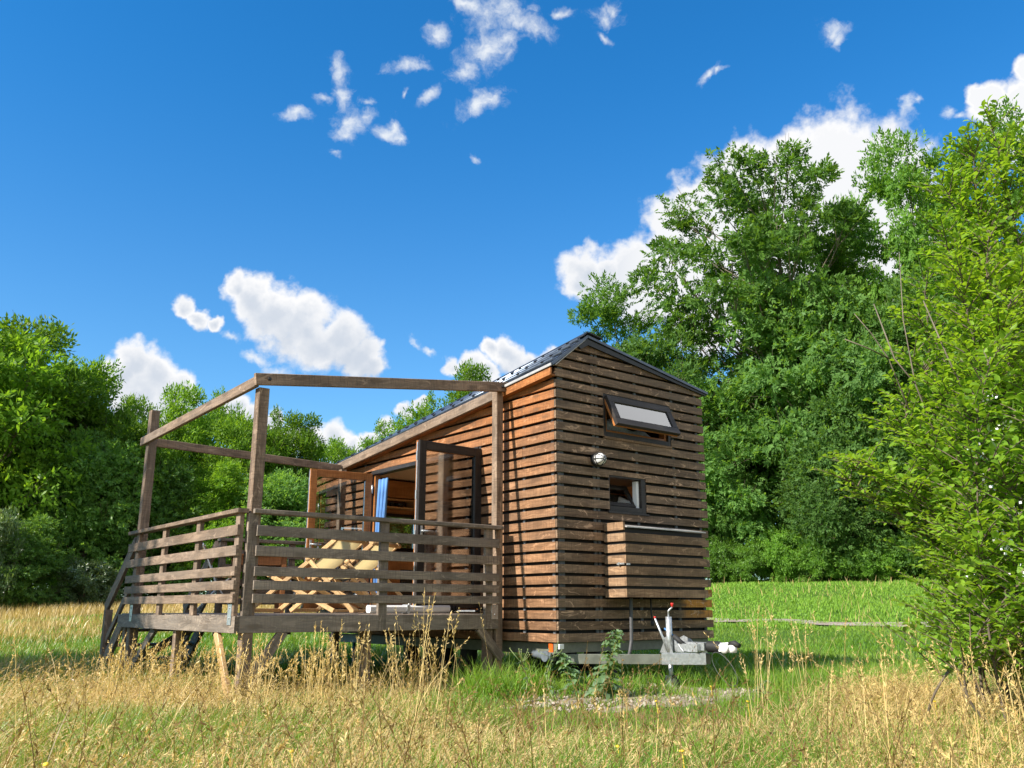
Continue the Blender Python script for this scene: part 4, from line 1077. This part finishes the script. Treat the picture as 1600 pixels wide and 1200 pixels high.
sh1,_=place_shrub('tall_shrub','tall bright green large leaved shrub filling the right picture edge',1610,8.3,
   [(1550,290,8.4),(1580,270,8.6),(1620,240,8.3),(1660,200,8.6),(1535,360,8.2),(1505,430,8.6),(1490,500,8.3),(1470,560,8.0),(1575,400,7.7),(1630,360,7.8),(1450,620,8.2),(1420,660,8.2),(1375,720,7.9),(1345,720,8.1),(1330,745,8.0),(1470,690,7.5),
    (1520,610,7.5),(1575,560,7.4),(1650,470,7.5),(1500,760,7.4),(1430,760,7.7),(1720,240,8.5),(1700,420,8.0),(1610,690,7.2),(1560,750,7.2),(1510,880,7.5),(1530,970,7.2),(1560,900,7.0),(1540,820,7.1),(1670,600,7.3)],31,.068,30,19)
sh2,P2=place_shrub('vine_shrub','lower yellow green climbing shrub with white blossom in the right picture corner',1640,7.2,
   [(1600,560,7.0),(1560,640,6.9),(1580,720,6.7),(1530,760,6.9),(1520,850,7.0),(1560,830,6.6),(1610,790,6.4),(1640,640,6.8),(1660,760,6.4),(1590,900,6.5),(1540,930,6.8),(1640,880,6.3),(1690,700,6.7)],33,.075,26,16,.9)
g=np.random.default_rng(77)
fl=MB(); near=[p for p in P2 if p[2]>1.0]; 
for _ in range(26):
    c=Vector(near[g.integers(len(near))])+Vector((g.normal()*.04,-.06,.03))
    for k in range(9):
        q=c+Vector(tuple(g.normal(size=3)*.028)); d=Vector(tuple(g.normal(size=3))).normalized(); e=d.orthogonal().normalized()*.011; f2=d.cross(e).normalized()*.011
        fl.quad(q-e,q+f2,q+e,q-f2)
part(fl,'blossom',M['white'],sh2)
g=np.random.default_rng(78)
bt=MB()
for (pxs) in ([(1455,640,8.0),(1430,560,8.0),(1405,520,7.9),(1380,490,7.9)],[(1430,560,8.0),(1400,545,7.8),(1360,530,7.7)],[(1500,700,7.8),(1470,600,7.7),(1462,500,7.7),(1468,395,7.8)],[(1560,640,7.5),(1530,560,7.4),(1500,470,7.4)],[(1470,600,7.7),(1440,560,7.7),(1415,475,7.8)]):
    pts=[]
    for px,py,D in pxs:
        x,y=bearing(px,D); pts.append(Vector((x,y,height_at(py,D,px)))-sh1.location)
    bt.tube(pts,[.0075-.0016*i for i in range(len(pts))],6)
part(bt,'bare_branch',M['palebark'],sh1)
# ================================================================== grass
def in_house(x,y,m=0.):
    u,v=L(x,y); return (u>-.1-m)&(u<2.6+m)&(v>-.1-m)&(v<5.5+m)
def in_deck(x,y):
    u,v=L(x,y); return (u>-3.1)&(u<-.1)&(v>.9)&(v<4.5)
def in_gravel(x,y):
    u,v=L(x,y); return (((u-.75)/1.9)**2+((v+1.05)/.75)**2)<1
def pad(x,y):                                     # bare shaded soil round the trailer
    u,v=L(x,y); return (u>-1.9)&(u<2.7)&(v>-.25)&(v<5.6)
def field(seed):                                  # smooth patch noise 0..1
    g=np.random.default_rng(seed); k=g.normal(size=(7,2))*np.array([.5,.8,1.1,1.5,2.1,2.8,3.6])[:,None]; ph=g.uniform(0,6.3,7); am=1/np.arange(1,8)**.6
    def f(x,y):
        s=0
        for i in range(7): s=s+am[i]*np.sin(k[i,0]*x+k[i,1]*y+ph[i])
        return .5+.5*np.tanh(s*.9)
    return f
def onpath(x,y):
    q=y-(23.4-.34*(x-5.1)); return (q>-1.15)&(q<.5)
def low_(x,y):                                     # trodden, low growth before the drawbar
    D=np.hypot(x,y); az=np.degrees(np.arctan2(x,y)); return 1-.62*sstep(-4,0,az)*sstep(17,12,az)*sstep(5.2,6.6,D)*sstep(9.5,8.6,D)
patch=field(3); lean_f=field(9); green_f=field(21)
def scatter(g,n,d0,d1,pw=1.0,a=37):
    az=np.radians(g.uniform(-a,a,n)); t=g.random(n); D=(d0**pw+(d1**pw-d0**pw)*t)**(1/pw)
    return D*np.sin(az),D*np.cos(az)
def blades(g,x,y,h,th0,th1,az,w,K=3,taper=.9,z0=0):
    n=len(x); t=np.linspace(0,1,K); 
    p=np.stack([x,y,ground(x,y)-.01+z0],1); pts=[p]; seg=h/(K-1)
    dirs=[]
    for i in range(K-1):
        th=th0+(th1-th0)*(i+.5)/(K-1)
        d=np.stack([np.sin(th)*np.cos(az),np.sin(th)*np.sin(az),np.cos(th)],1); dirs.append(d)
        p=p+d*seg[:,None]; pts.append(p)
    sa=az+np.pi/2+g.normal(0,.7,n); s=np.stack([np.cos(sa),np.sin(sa),np.zeros(n)],1)
    V=[]
    for i,q in enumerate(pts):
        ww=(w*(1-taper*t[i]**1.5)*.5)[:,None]; V += [q-s*ww,q+s*ww]
    V=np.stack(V,1).reshape(-1,3); o=np.arange(n)[:,None]*(2*K)
    F=np.concatenate([o+np.array([[2*i,2*i+1,2*i+3,2*i+2]]) for i in range(K-1)])
    return V,F,pts,dirs
class Acc:
    def __init__(s): s.V=[];s.F=[];s.T=[];s.o=0
    def add(s,V,F,T): s.V.append(V); s.F.append(F+s.o); s.T.append(T); s.o+=len(V)
    def make(s,name,mat,label=None):
        me=np_mesh(name,np.concatenate(s.V),np.concatenate(s.F),np.concatenate(s.T),mat); o=link(name,me); return tag(o,label,None,None,'stuff')
M['g_green']=leafy('grass_green',(.075,.175,.014),(.20,.36,.035),(.26,.36,.055),trans=.35,gloss=.10,zone=2.0)
M['g_far']=leafy('meadow_green',(.12,.23,.028),(.22,.38,.055),(.19,.31,.042),trans=.35,gloss=.06,zone=4.0)
M['g_dry']=leafy('grass_straw',(.42,.28,.10),(.76,.58,.29),(.64,.45,.18),trans=.25,gloss=.08,zone=1.2)
M['g_brown']=leafy('grass_brown',(.20,.12,.045),(.42,.27,.11),(.30,.20,.08),trans=.25,gloss=.05,zone=1.0)
g=np.random.default_rng(101)
# how dry the meadow is
def dryness(x,y):
    D=np.hypot(x,y); az=np.degrees(np.arctan2(x,y)); u,v=L(x,y)
    d=.60+.80*(patch(x*.9+3,y*.9)-.5)-.42*sstep(7.0,11.5,D+1.6*(patch(x,y)-.5))
    d=d-.36*sstep(-4,8,az)*sstep(22,13,az)*sstep(3.8,7.0,D)          # greener right of the drawbar
    d=d+.35*sstep(15,22,az)*sstep(14,8,D)                             # dry stand below the shrub
    d=d-.5*np.exp(-((u+.5)/.8)**2-((v+.2)/.55)**2)                    # lush tuft beside the terrace post
    d=d+.75*sstep(27,31,D)*sstep(-9,-15,az)*sstep(38,35,D)            # dry fringe along the left wood
    d=d+.22*sstep(-8,-20,az)*sstep(8,14,D)*sstep(20,14,D)
    d=d-.6*sstep(4,9,az)*sstep(11,15,D)-.25*sstep(13,17,D)*sstep(-12,-4,az)
    return np.clip(d,.012,.96)
GR=Acc(); DR=Acc(); FARG=Acc()
# near ground cover: green blades and dry thatch
n=170000; x,y=scatter(g,n,2.3,13,.9); D=np.hypot(x,y); dr=dryness(x,y)
bad=in_house(x,y)|(in_gravel(x,y)&(g.random(n)>.10+.75*(green_f(x*2.3+1,y*2.3)>.52)))|(pad(x,y)&(g.random(n)>.30))
k=(~bad)&(g.random(n)<(1-dr*.80)); x1,y1=x[k],y[k]; m=k.sum(); h=g.uniform(.07,.24,m)*(.75+.7*green_f(x1,y1))*low_(x1,y1); h*=np.where(in_deck(x1,y1),.7,1)
V,F,_,_=blades(g,x1,y1,h,g.uniform(0,.4,m),g.uniform(.4,1.5,m),g.uniform(0,6.28,m),g.uniform(.0035,.008,m)*(.8+.03*D[k]))
GR.add(V,F,np.tile(np.clip(g.normal(.5,.28,m),0,1),2))
k=(~bad)&(g.random(n)<dr*.85); x1,y1=x[k],y[k]; m=k.sum(); az=2.6*lean_f(x1,y1)-.9+g.normal(0,.9,m)
V,F,_,_=blades(g,x1,y1,g.uniform(.12,.38,m)*low_(x1,y1),g.uniform(.2,.9,m),g.uniform(1.1,2.0,m),az,g.uniform(.003,.0065,m)*(.8+.03*D[k]),4)
DR.add(V,F,np.tile(np.clip(g.normal(.5,.25,m),0,1),3))
# mid and far meadow
n=150000; x,y=scatter(g,n,10,24,.8,40); D=np.hypot(x,y); dr=dryness(x,y); bad=in_house(x,y)|(in_deck(x,y)&(g.random(n)>.5))|(onpath(x,y)&(g.random(n)>.03+.9*(patch(x*2.1,y*3)>.60)+.75*(x<7.2)*(patch(x*1.3,y*2)>.3)))
k=(~bad)&(g.random(n)>dr); m=k.sum(); x1,y1=x[k],y[k]
V,F,_,_=blades(g,x1,y1,g.uniform(.08,.20,m)*(.7+.6*patch(x1,y1))*(1-.45*(x1>1.5)*sstep(13,17,np.hypot(x1,y1))),g.uniform(0,.4,m),g.uniform(.4,1.3,m),g.uniform(0,6.28,m),g.uniform(.010,.020,m)); GR.add(V,F,np.tile(np.clip(g.normal(.55,.25,m),0,1),2))
k=(~bad)&(g.random(n)<dr*.6); m=k.sum(); x1,y1=x[k],y[k]
V,F,_,_=blades(g,x1,y1,g.uniform(.12,.34,m),g.uniform(0,.5,m),g.uniform(.6,1.6,m),g.uniform(0,6.28,m),g.uniform(.006,.012,m)); DR.add(V,F,np.tile(np.clip(g.normal(.5,.2,m),0,1),2))
n=170000; x,y=scatter(g,n,22,40,1.0,40); D=np.hypot(x,y); dr=dryness(x,y); bad=onpath(x,y)&(g.random(n)>.03+.9*(patch(x*2.1,y*3)>.60)+.75*(x<7.2)*(patch(x*1.3,y*2)>.3))
k=(~bad)&(g.random(n)>dr); m=k.sum(); x1,y1=x[k],y[k]; 
V,F,_,_=blades(g,x1,y1,g.uniform(.045,.10,m)*(.8+.5*patch(x1*.4,y1*.4)),g.uniform(0,.4,m),g.uniform(.3,1.2,m),g.uniform(0,6.28,m),g.uniform(.022,.045,m)); FARG.add(V,F,np.tile(np.clip(g.normal(.5,.22,m),0,1),2))
k=(~bad)&(g.random(n)<dr); m=k.sum(); x1,y1=x[k],y[k]
V,F,_,_=blades(g,x1,y1,g.uniform(.18,.42,m),g.uniform(0,.3,m),g.uniform(.3,1.0,m),g.uniform(0,6.28,m),g.uniform(.012,.025,m)); DR.add(V,F,np.tile(np.clip(g.normal(.55,.2,m),0,1),2))
GR.make('meadow_grass',M['g_green']); FARG.make('short_meadow',M['g_far'])
# flowering dry stems with seed heads
def stems(acc,g,x,y,h,th0,th1,az,w,nsp,spl,headfrac,K=6,spread=.55,tint=.5):
    n=len(x); V,F,pts,dirs=blades(g,x,y,h,th0,th1,az,w,K,.65); tn=np.clip(g.normal(tint,.22,n),0,1); acc.add(V,F,np.tile(tn,K-1))
    Pp=np.stack(pts,1); Dd=np.stack(dirs,1)
    f=1-headfrac*g.random((n,nsp)); q=np.clip(f*(K-1),0,K-1.001); i=q.astype(int); fr=(q-i)[...,None]
    r=np.arange(n)[:,None]; c=Pp[r,i]*(1-fr)+Pp[r,i+1]*fr; d=Dd[r,i]
    taper=((1-f)/headfrac)[...,None]
    a=unit(d+g.normal(size=(n,nsp,3))*spread); c=c+a*(spl*(.4+.5*taper))
    ll=(spl*g.uniform(.6,1.3,(n,nsp))).ravel(); V,F=leaf_quads(c.reshape(-1,3),a.reshape(-1,3),g.normal(size=(n*nsp,3)),ll,ll*.24)
    acc.add(V,F,np.clip(np.repeat(tn,nsp)+.12+g.normal(0,.12,n*nsp),0,1))
n=36000; x,y=scatter(g,n,2.4,10.2,.9); D=np.hypot(x,y); dr=dryness(x,y)
bad=in_house(x,y)|in_gravel(x,y)|in_deck(x,y)|pad(x,y)
k=(~bad)&(g.random(n)<np.clip(dr*1.05-.12,0,1)*low_(x,y)); x,y,D=x[k],y[k],D[k]; m=len(x)
az=1.1*(lean_f(x,y)-.5)+g.normal(0,.8,m)+np.where(g.random(m)<.25,3.1,0); hh=g.uniform(.20,.42,m)*(.7+.5*patch(x,y))*low_(x,y); lo=g.random(m)**.65
stems(DR,g,x,y,hh,g.uniform(0,.5,m),.7+1.3*lo,az,np.full(m,.0042),9,.020,.26)
DR.make('dry_grass',M['g_dry'])
# tall upright stalks
TA=Acc()
def stand(n,px0,px1,d0,d1,h0,h1,lean=.35,nsp=16,hf=.2):
    px=g.uniform(px0,px1,n); D=g.uniform(d0,d1,n); a=np.arctan2(px-800,math.hypot(F_PX,350)); x=D*np.sin(a); y=D*np.cos(a)
    k=~(in_deck(x,y)|in_house(x,y)); x,y=x[k],y[k]; m=len(x)
    stems(TA,g,x,y,g.uniform(h0,h1,m),g.uniform(0,.22,m),g.uniform(.05,lean,m)+np.where(g.random(m)<.25,.7,0),g.uniform(0,6.28,m),g.uniform(.003,.0052,m),nsp,.023,hf,7,.42,.55)
stand(110,470,700,6.0,8.0,.40,.78); stand(16,640,790,5.2,7.0,.65,1.0,.3); stand(60,150,420,5.6,8.2,.38,.62,.6); stand(150,170,430,7.2,8.6,.40,.66,.8); stand(70,420,560,7.2,8.2,.35,.6,.7); stand(26,-60,200,4.6,9.0,.4,.85,.5)
stand(40,1150,1330,5.4,9.5,.45,.85,.3); stand(130,1330,1640,4.8,8.2,.40,.78,.6); stand(30,1450,1640,3.4,5.0,.4,.65,.6); stand(30,800,1150,3.6,6.0,.25,.45,.6); stand(30,0,700,3.4,5.0,.25,.45,.8)
TA.make('tall_grass',M['g_dry'])
BR=Acc(); n=900; x,y=scatter(g,n,2.4,7.5,.9); k=~(in_gravel(x,y)); x,y=x[k],y[k]; m=len(x)
stems(BR,g,x,y,g.uniform(.3,.7,m),g.uniform(0,.4,m),g.uniform(.3,1.4,m),g.uniform(0,6.28,m),np.full(m,.0045),14,.020,.3,6,.5,.4); BR.make('brown_grass',M['g_brown'])
# lush tuft and low herbs
LU=Acc()
for (u,v,rr,n_,h0,h1) in ((-.85,-.15,.35,800,.2,.42),(-.2,-.5,.5,600,.10,.24),(.35,-.75,.45,400,.08,.18),(2.6,-1.3,.7,1200,.12,.28),(3.4,-.6,.8,1200,.14,.32),(1.8,-.9,.5,500,.08,.2)):
    a=g.uniform(0,6.28,n_); q=np.sqrt(g.random(n_))*rr; p=W(u,v); x=p.x+q*np.cos(a)*1.3; y=p.y+q*np.sin(a)
    V,F,_,_=blades(g,x,y,g.uniform(h0,h1,n_),g.uniform(0,.45,n_),g.uniform(.4,1.5,n_),g.uniform(0,6.28,n_),g.uniform(.006,.011,n_),4); LU.add(V,F,np.tile(np.clip(g.normal(.55,.25,n_),0,1),3))
LU.make('lush_grass',M['g_green'])
# small yellow flowers in the grass
YF=MB(); M['yellow']=plain('yellow_petal',(.75,.52,.03),.6)
for i in range(9):
    x,y=(float(q[0]) for q in scatter(g,1,3.2,7.5,1.0,30)); z=gz(x,y)+random.uniform(.12,.30)
    if in_gravel(np.array(x),np.array(y)): continue
    YF.lathe([(0,0),(.011,.002),(.013,.006),(0,.009)],(x,y,z),(random.uniform(-.5,.5),random.uniform(-.8,0),1),7); YF.tube([(x,y,z),(x+.01,y,z-.1),(x,y+.01,z-.22)],.0016,4)
tag(YF.build('flower_sprinkle',M['yellow']),None,None,None,'stuff')
# prickly weeds by the drawbar
def weed(px,D,top,seed,label,leafn,ll,fl=False):
    x,y=bearing(px,D); z=gz(x,y); H=height_at(top,D,px)-z; gg=np.random.default_rng(seed); t=thing('weed',label,'weed',(x,y,z-.01),0)
    def sx_(q): return Vector((.05*math.sin(q*4+seed),.03*math.sin(q*3),q*H))
    b=MB(); b.tube([sx_(i/10) for i in range(11)],[.009*(1-.75*i/10) for i in range(11)],7)
    V=[];F=[]
    for i in range(leafn):
        q=.05+.95*(i/leafn)**.9; a=i*2.4+gg.normal()*.3; ln=ll*(1.05-.62*q)*gg.uniform(.7,1.15); base=sx_(q)
        up=.35+.5*q; d=Vector((math.cos(a),math.sin(a),up)).normalized(); s=Vector((-math.sin(a),math.cos(a),gg.normal()*.4)).normalized(); nn=d.cross(s)
        o=len(V); segs=8
        for j in range(segs+1):
            f=j/segs; wv=ln*.24*math.sin(math.pi*min(1,f*.93+.07))**.7*(1.0 if j%2 else .45); c=base+d*(ln*f)+Vector((0,0,-.55*ln*f*f))+nn*(.012*math.sin(j*2.1))
            V += [c-s*wv+Vector((0,0,.15*wv)),c,c+s*wv+Vector((0,0,.15*wv))]
        for j in range(segs): a0=o+3*j; F += [(a0,a0+1,a0+4,a0+3),(a0+1,a0+2,a0+5,a0+4)]
    me=np_mesh('leaf',np.array(V),np.array(F),np.clip(gg.normal(.5,.25,len(F)),0,1),M['weedleaf'],True); part(b,'stem',M['weedstem'],t); link('foliage',me,t)
    if fl:
        f=MB()
        for i in range(7): p=sx_(1)+Vector((gg.normal()*.05,gg.normal()*.05,.02+gg.random()*.09)); f.tube([sx_(.93),p],.0025,5); f.lathe([(0,0),(.005,.002),(.006,.010),(0,.013)],p,(0,0,1),8)
        part(f,'flower_bud',M['weedstem'],t)
M['weedleaf']=leafy('weed_leaf',(.14,.25,.10),(.27,.40,.20),(.20,.33,.14),zone=.5); M['weedstem']=plain('weed_stem',(.22,.27,.10),.7)
weed(953,8.75,985,4,'tallest grey green prickly weed standing before the drawbar',60,.25)
weed(888,8.9,1020,7,'shorter prickly weed left of the tallest one, below the house corner',34,.23)
weed(862,8.6,1022,9,'thin branching weed with yellow buds under the house corner',13,.09,True)
weed(815,8.3,1030,12,'small budding weed beside the front right terrace post',13,.09,True)
weed(1190,8.6,1062,15,'low leafy weed right of the drawbar coupling',16,.12)

# ================================================================== sun, sky and camera
SAZ,SEL=R(-123.4),R(38)
sd=Vector((math.sin(SAZ)*math.cos(SEL),math.cos(SAZ)*math.cos(SEL),math.sin(SEL)))
sl=bpy.data.lights.new('sun','SUN'); sl.energy=SUN_E; sl.angle=R(.53); sl.color=(1.0,.93,.82)
so_=bpy.data.objects.new('sun',sl); COL.objects.link(so_); so_.rotation_euler=sd.to_track_quat('Z','Y').to_euler(); so_.location=sd*60
wd=bpy.data.worlds.new('World'); SC.world=wd; wd.use_nodes=True; nt=wd.node_tree; nt.nodes.clear(); n=N(nt)
sky=n('ShaderNodeTexSky',sky_type='NISHITA',sun_disc=False,sun_elevation=SEL,sun_rotation=SAZ,altitude=200,air_density=1.0,dust_density=.4,ozone_density=2.5)
d=n('ShaderNodeTexCoord').outputs['Generated']
hs=n('ShaderNodeHueSaturation',{'Saturation':SKY_SAT,'Value':1.0,'Color':sky.outputs[0]}).outputs[0]
zz=n('ShaderNodeSeparateXYZ',{0:d}).outputs['Z']
blue=n.mix(1.0,hs,n.mix(n.rng(zz,.08,.62),SKY_LOW,SKY_TINT),'MULTIPLY')
fwv=Vector((0,math.cos(PITCH),math.sin(PITCH))); upv=Vector((0,-math.sin(PITCH),math.cos(PITCH)))
def pdir(px,py): return (fwv*F_PX+Vector((1,0,0))*(px-800)+upv*(600-py))
def rad_of(px,py,r): return r/pdir(px,py).length
def fbm(vec,scale,detail,rough): return n('ShaderNodeTexNoise',{'Vector':vec,'Scale':scale,'Detail':detail,'Roughness':rough}).outputs[0]
PUFF=[(392,468,44),(372,447,26),(430,492,52),(480,515,55),(530,530,50),(565,560,38),(500,545,38),(290,478,18),(310,497,18),(335,508,14),(583,568,20),
 (212,572,40),(190,590,38),(245,592,42),(275,605,34),(215,620,50),(170,580,24),(260,640,40),
 (1320,245,80),(1270,255,70),(1375,255,72),(1400,285,70),(1225,275,66),(1165,262,52),(1125,290,48),(1085,315,44),(1050,345,46),(1040,380,42),(1330,330,110),(1230,350,110),(1140,370,110),(1400,350,90),(1430,420,80),(1350,420,110),(1090,400,100),
 (918,428,44),(950,430,46),(990,425,56),(905,445,32),(945,460,36),(1030,440,70),(1100,470,90),(1130,430,100),(1270,330,110),(1200,470,100),(1300,470,100),(1000,470,50),
 (1545,160,34),(1575,175,36),(1525,150,20),(1605,200,60),(1610,150,40),(1605,110,22),
 (795,556,30),(770,548,18),(735,574,26),(705,575,18),(830,568,24),(860,560,20),(760,580,22),
 (520,692,34),(495,688,24),(545,705,26),(635,640,16),(655,632,13),(600,668,18),(575,690,18),(370,640,22),(395,650,20),(430,655,18),(345,640,16),(455,690,30)]
WISP=[(775,18,58,26,-5),(820,40,55,18,15),(740,15,28,20,0),(725,10,24,14,0),(760,78,48,26,-35),(735,105,30,14,-35),(790,62,22,16,0),(686,55,18,15,10),(640,100,32,12,-8),(528,108,13,22,0),(531,148,12,26,0),(553,188,26,22,-20),(540,210,20,13,0),(570,178,14,18,-30),(462,180,26,9,0),(500,152,12,10,0),(612,198,12,18,20),(620,218,14,12,-20),(600,210,20,10,30),(748,162,40,14,-25),(765,155,22,14,20),(672,150,16,9,-35),(635,148,5,10,10),(943,28,28,17,0),(958,15,12,14,0),(945,62,16,8,30),(522,238,10,6,20),(575,156,14,8,10),(1298,52,24,16,25),(1312,62,10,12,0),(1110,118,20,7,-35),(1128,110,8,6,0),(1412,165,9,22,10),(1425,158,12,6,-35),(1480,178,10,12,-30),(1500,182,8,6,0),(1452,228,16,8,-30),(880,20,16,8,0),(480,575,24,10,15),(430,578,20,9,10),(744,248,8,6,0),(655,540,14,5,50),(672,552,10,5,30),(405,560,26,10,20),(360,528,16,7,20)]
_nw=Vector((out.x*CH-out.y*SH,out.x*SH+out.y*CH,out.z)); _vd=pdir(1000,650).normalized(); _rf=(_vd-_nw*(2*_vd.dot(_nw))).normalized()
FILLCLOUDS=[(tuple(_rf),.38),((.85,-.38,.36),.42),((-.15,-.88,.45),.50),((.42,-.86,.30),.40),((-.62,-.70,.36),.22),((.30,-.55,.78),.36),((.98,.05,.20),.25),((-.55,-.62,.56),.18)]  # unseen clouds added behind the camera for fill light and pane reflections
def mx(a,b): return n.math('MAXIMUM',a,b) if a is not None else b
def puffs(vec):
    acc=None
    for px,py,r in PUFF:
        c=pdir(px,py).normalized(); dist=n.vmath('DISTANCE',vec,tuple(c),'Value')
        acc=mx(acc,n.math('MULTIPLY_ADD',dist,-1/rad_of(px,py,r*1.12),1.0))
    for c,r in FILLCLOUDS: acc=mx(acc,n.math('MULTIPLY_ADD',n.vmath('DISTANCE',vec,c,'Value'),-1/r,1.0))
    return n.math('MAXIMUM',acc,-1.0)
def wisps(vec):
    acc=None
    for px,py,rx,ry,rot in WISP:
        P=pdir(px,py); c=P.normalized(); a=R(rot)
        ex=(pdir(px+math.cos(a),py+math.sin(a))-P); ey=(pdir(px-math.sin(a),py+math.cos(a))-P)
        ex=(ex-c*ex.dot(c)).normalized()/rad_of(px,py,rx*1.3); ey=(ey-c*ey.dot(c)).normalized()/rad_of(px,py,ry*1.3)
        X=n.vmath('DOT_PRODUCT',vec,tuple(ex),'Value'); Y=n.vmath('DOT_PRODUCT',vec,tuple(ey),'Value')
        X=n.math('SUBTRACT',X,c.dot(ex)); Y=n.math('SUBTRACT',Y,c.dot(ey))
        acc=mx(acc,n.math('SUBTRACT',1.0,n.math('SQRT',n.math('MULTIPLY_ADD',X,X,n.math('MULTIPLY',Y,Y)))))
    return n.math('MAXIMUM',acc,-1.0)
wn=n('ShaderNodeTexNoise',{'Vector':d,'Scale':26.0,'Detail':4.0,'Roughness':.6}).outputs['Color']
warp=n.vmath('ADD',d,n.vmath('SCALE',n.vmath('SUBTRACT',wn,(.5,.5,.5)),None)); warp.node.inputs[1].links[0].from_node.inputs['Scale'].default_value=.030
fb1=fbm(d,34.0,9.0,.56)
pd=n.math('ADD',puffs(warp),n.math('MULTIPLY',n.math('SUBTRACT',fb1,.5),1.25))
pa=n.rng(pd,-.02,.42)
off=n.vmath('ADD',warp,(-.012,-.004,.020))
fb1b=fbm(n.vmath('ADD',d,(-.007,-.002,.012)),34.0,7.0,.56)
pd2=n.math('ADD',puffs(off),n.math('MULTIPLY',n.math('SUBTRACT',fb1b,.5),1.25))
shade=n.rng(n.math('SUBTRACT',pd,pd2),-.55,.30,0,1)
fine=fbm(d,16.0,6.0,.55)
core=n.rng(pd,.22,1.0,1.0,.22)
lit=n.math('MULTIPLY',core,n.math('MULTIPLY_ADD',shade,.70,n.math('MULTIPLY_ADD',n.rng(fine,.3,.7),.35,.15)),clamp=True)
lit=n.math('MAXIMUM',lit,n.rng(n.vmath('DOT_PRODUCT',d,(1,0,0),'Value'),.05,.16,0,.86))
ccol=n.mix(lit,CLOUD_LO,CLOUD_HI)
fb2=fbm(n.vmath('MULTIPLY',warp,(1.0,1.0,1.0)),48.0,10.0,.62)
wdv=n.math('ADD',wisps(warp),n.math('MULTIPLY',n.math('SUBTRACT',fb2,.5),2.3))
wa=n.math('MULTIPLY',n.rng(wdv,-.05,1.35),.95)
col=n.mix(wa,blue,CLOUD_W); col=n.mix(pa,col,ccol)
bg=n('ShaderNodeBackground',{'Color':col,'Strength':SKY_STR}); n('ShaderNodeOutputWorld',{'Surface':bg.outputs[0]})
wd.cycles.sampling_method='MANUAL'; wd.cycles.sample_map_resolution=1024
cam=bpy.data.cameras.new('camera'); co=bpy.data.objects.new('camera',cam); COL.objects.link(co)
cam.sensor_width=36; cam.lens=F_PX/1600*36; cam.clip_start=.05; cam.clip_end=3000
co.location=(0,0,EYE); co.rotation_euler=(math.pi/2+PITCH,0,0); SC.camera=co
vs=SC.view_settings; vs.view_transform='Standard'; vs.look='None'; vs.gamma=1; vs.exposure=EXPO; vs.use_curve_mapping=False
SC.cycles.max_bounces=8; SC.cycles.transparent_max_bounces=12
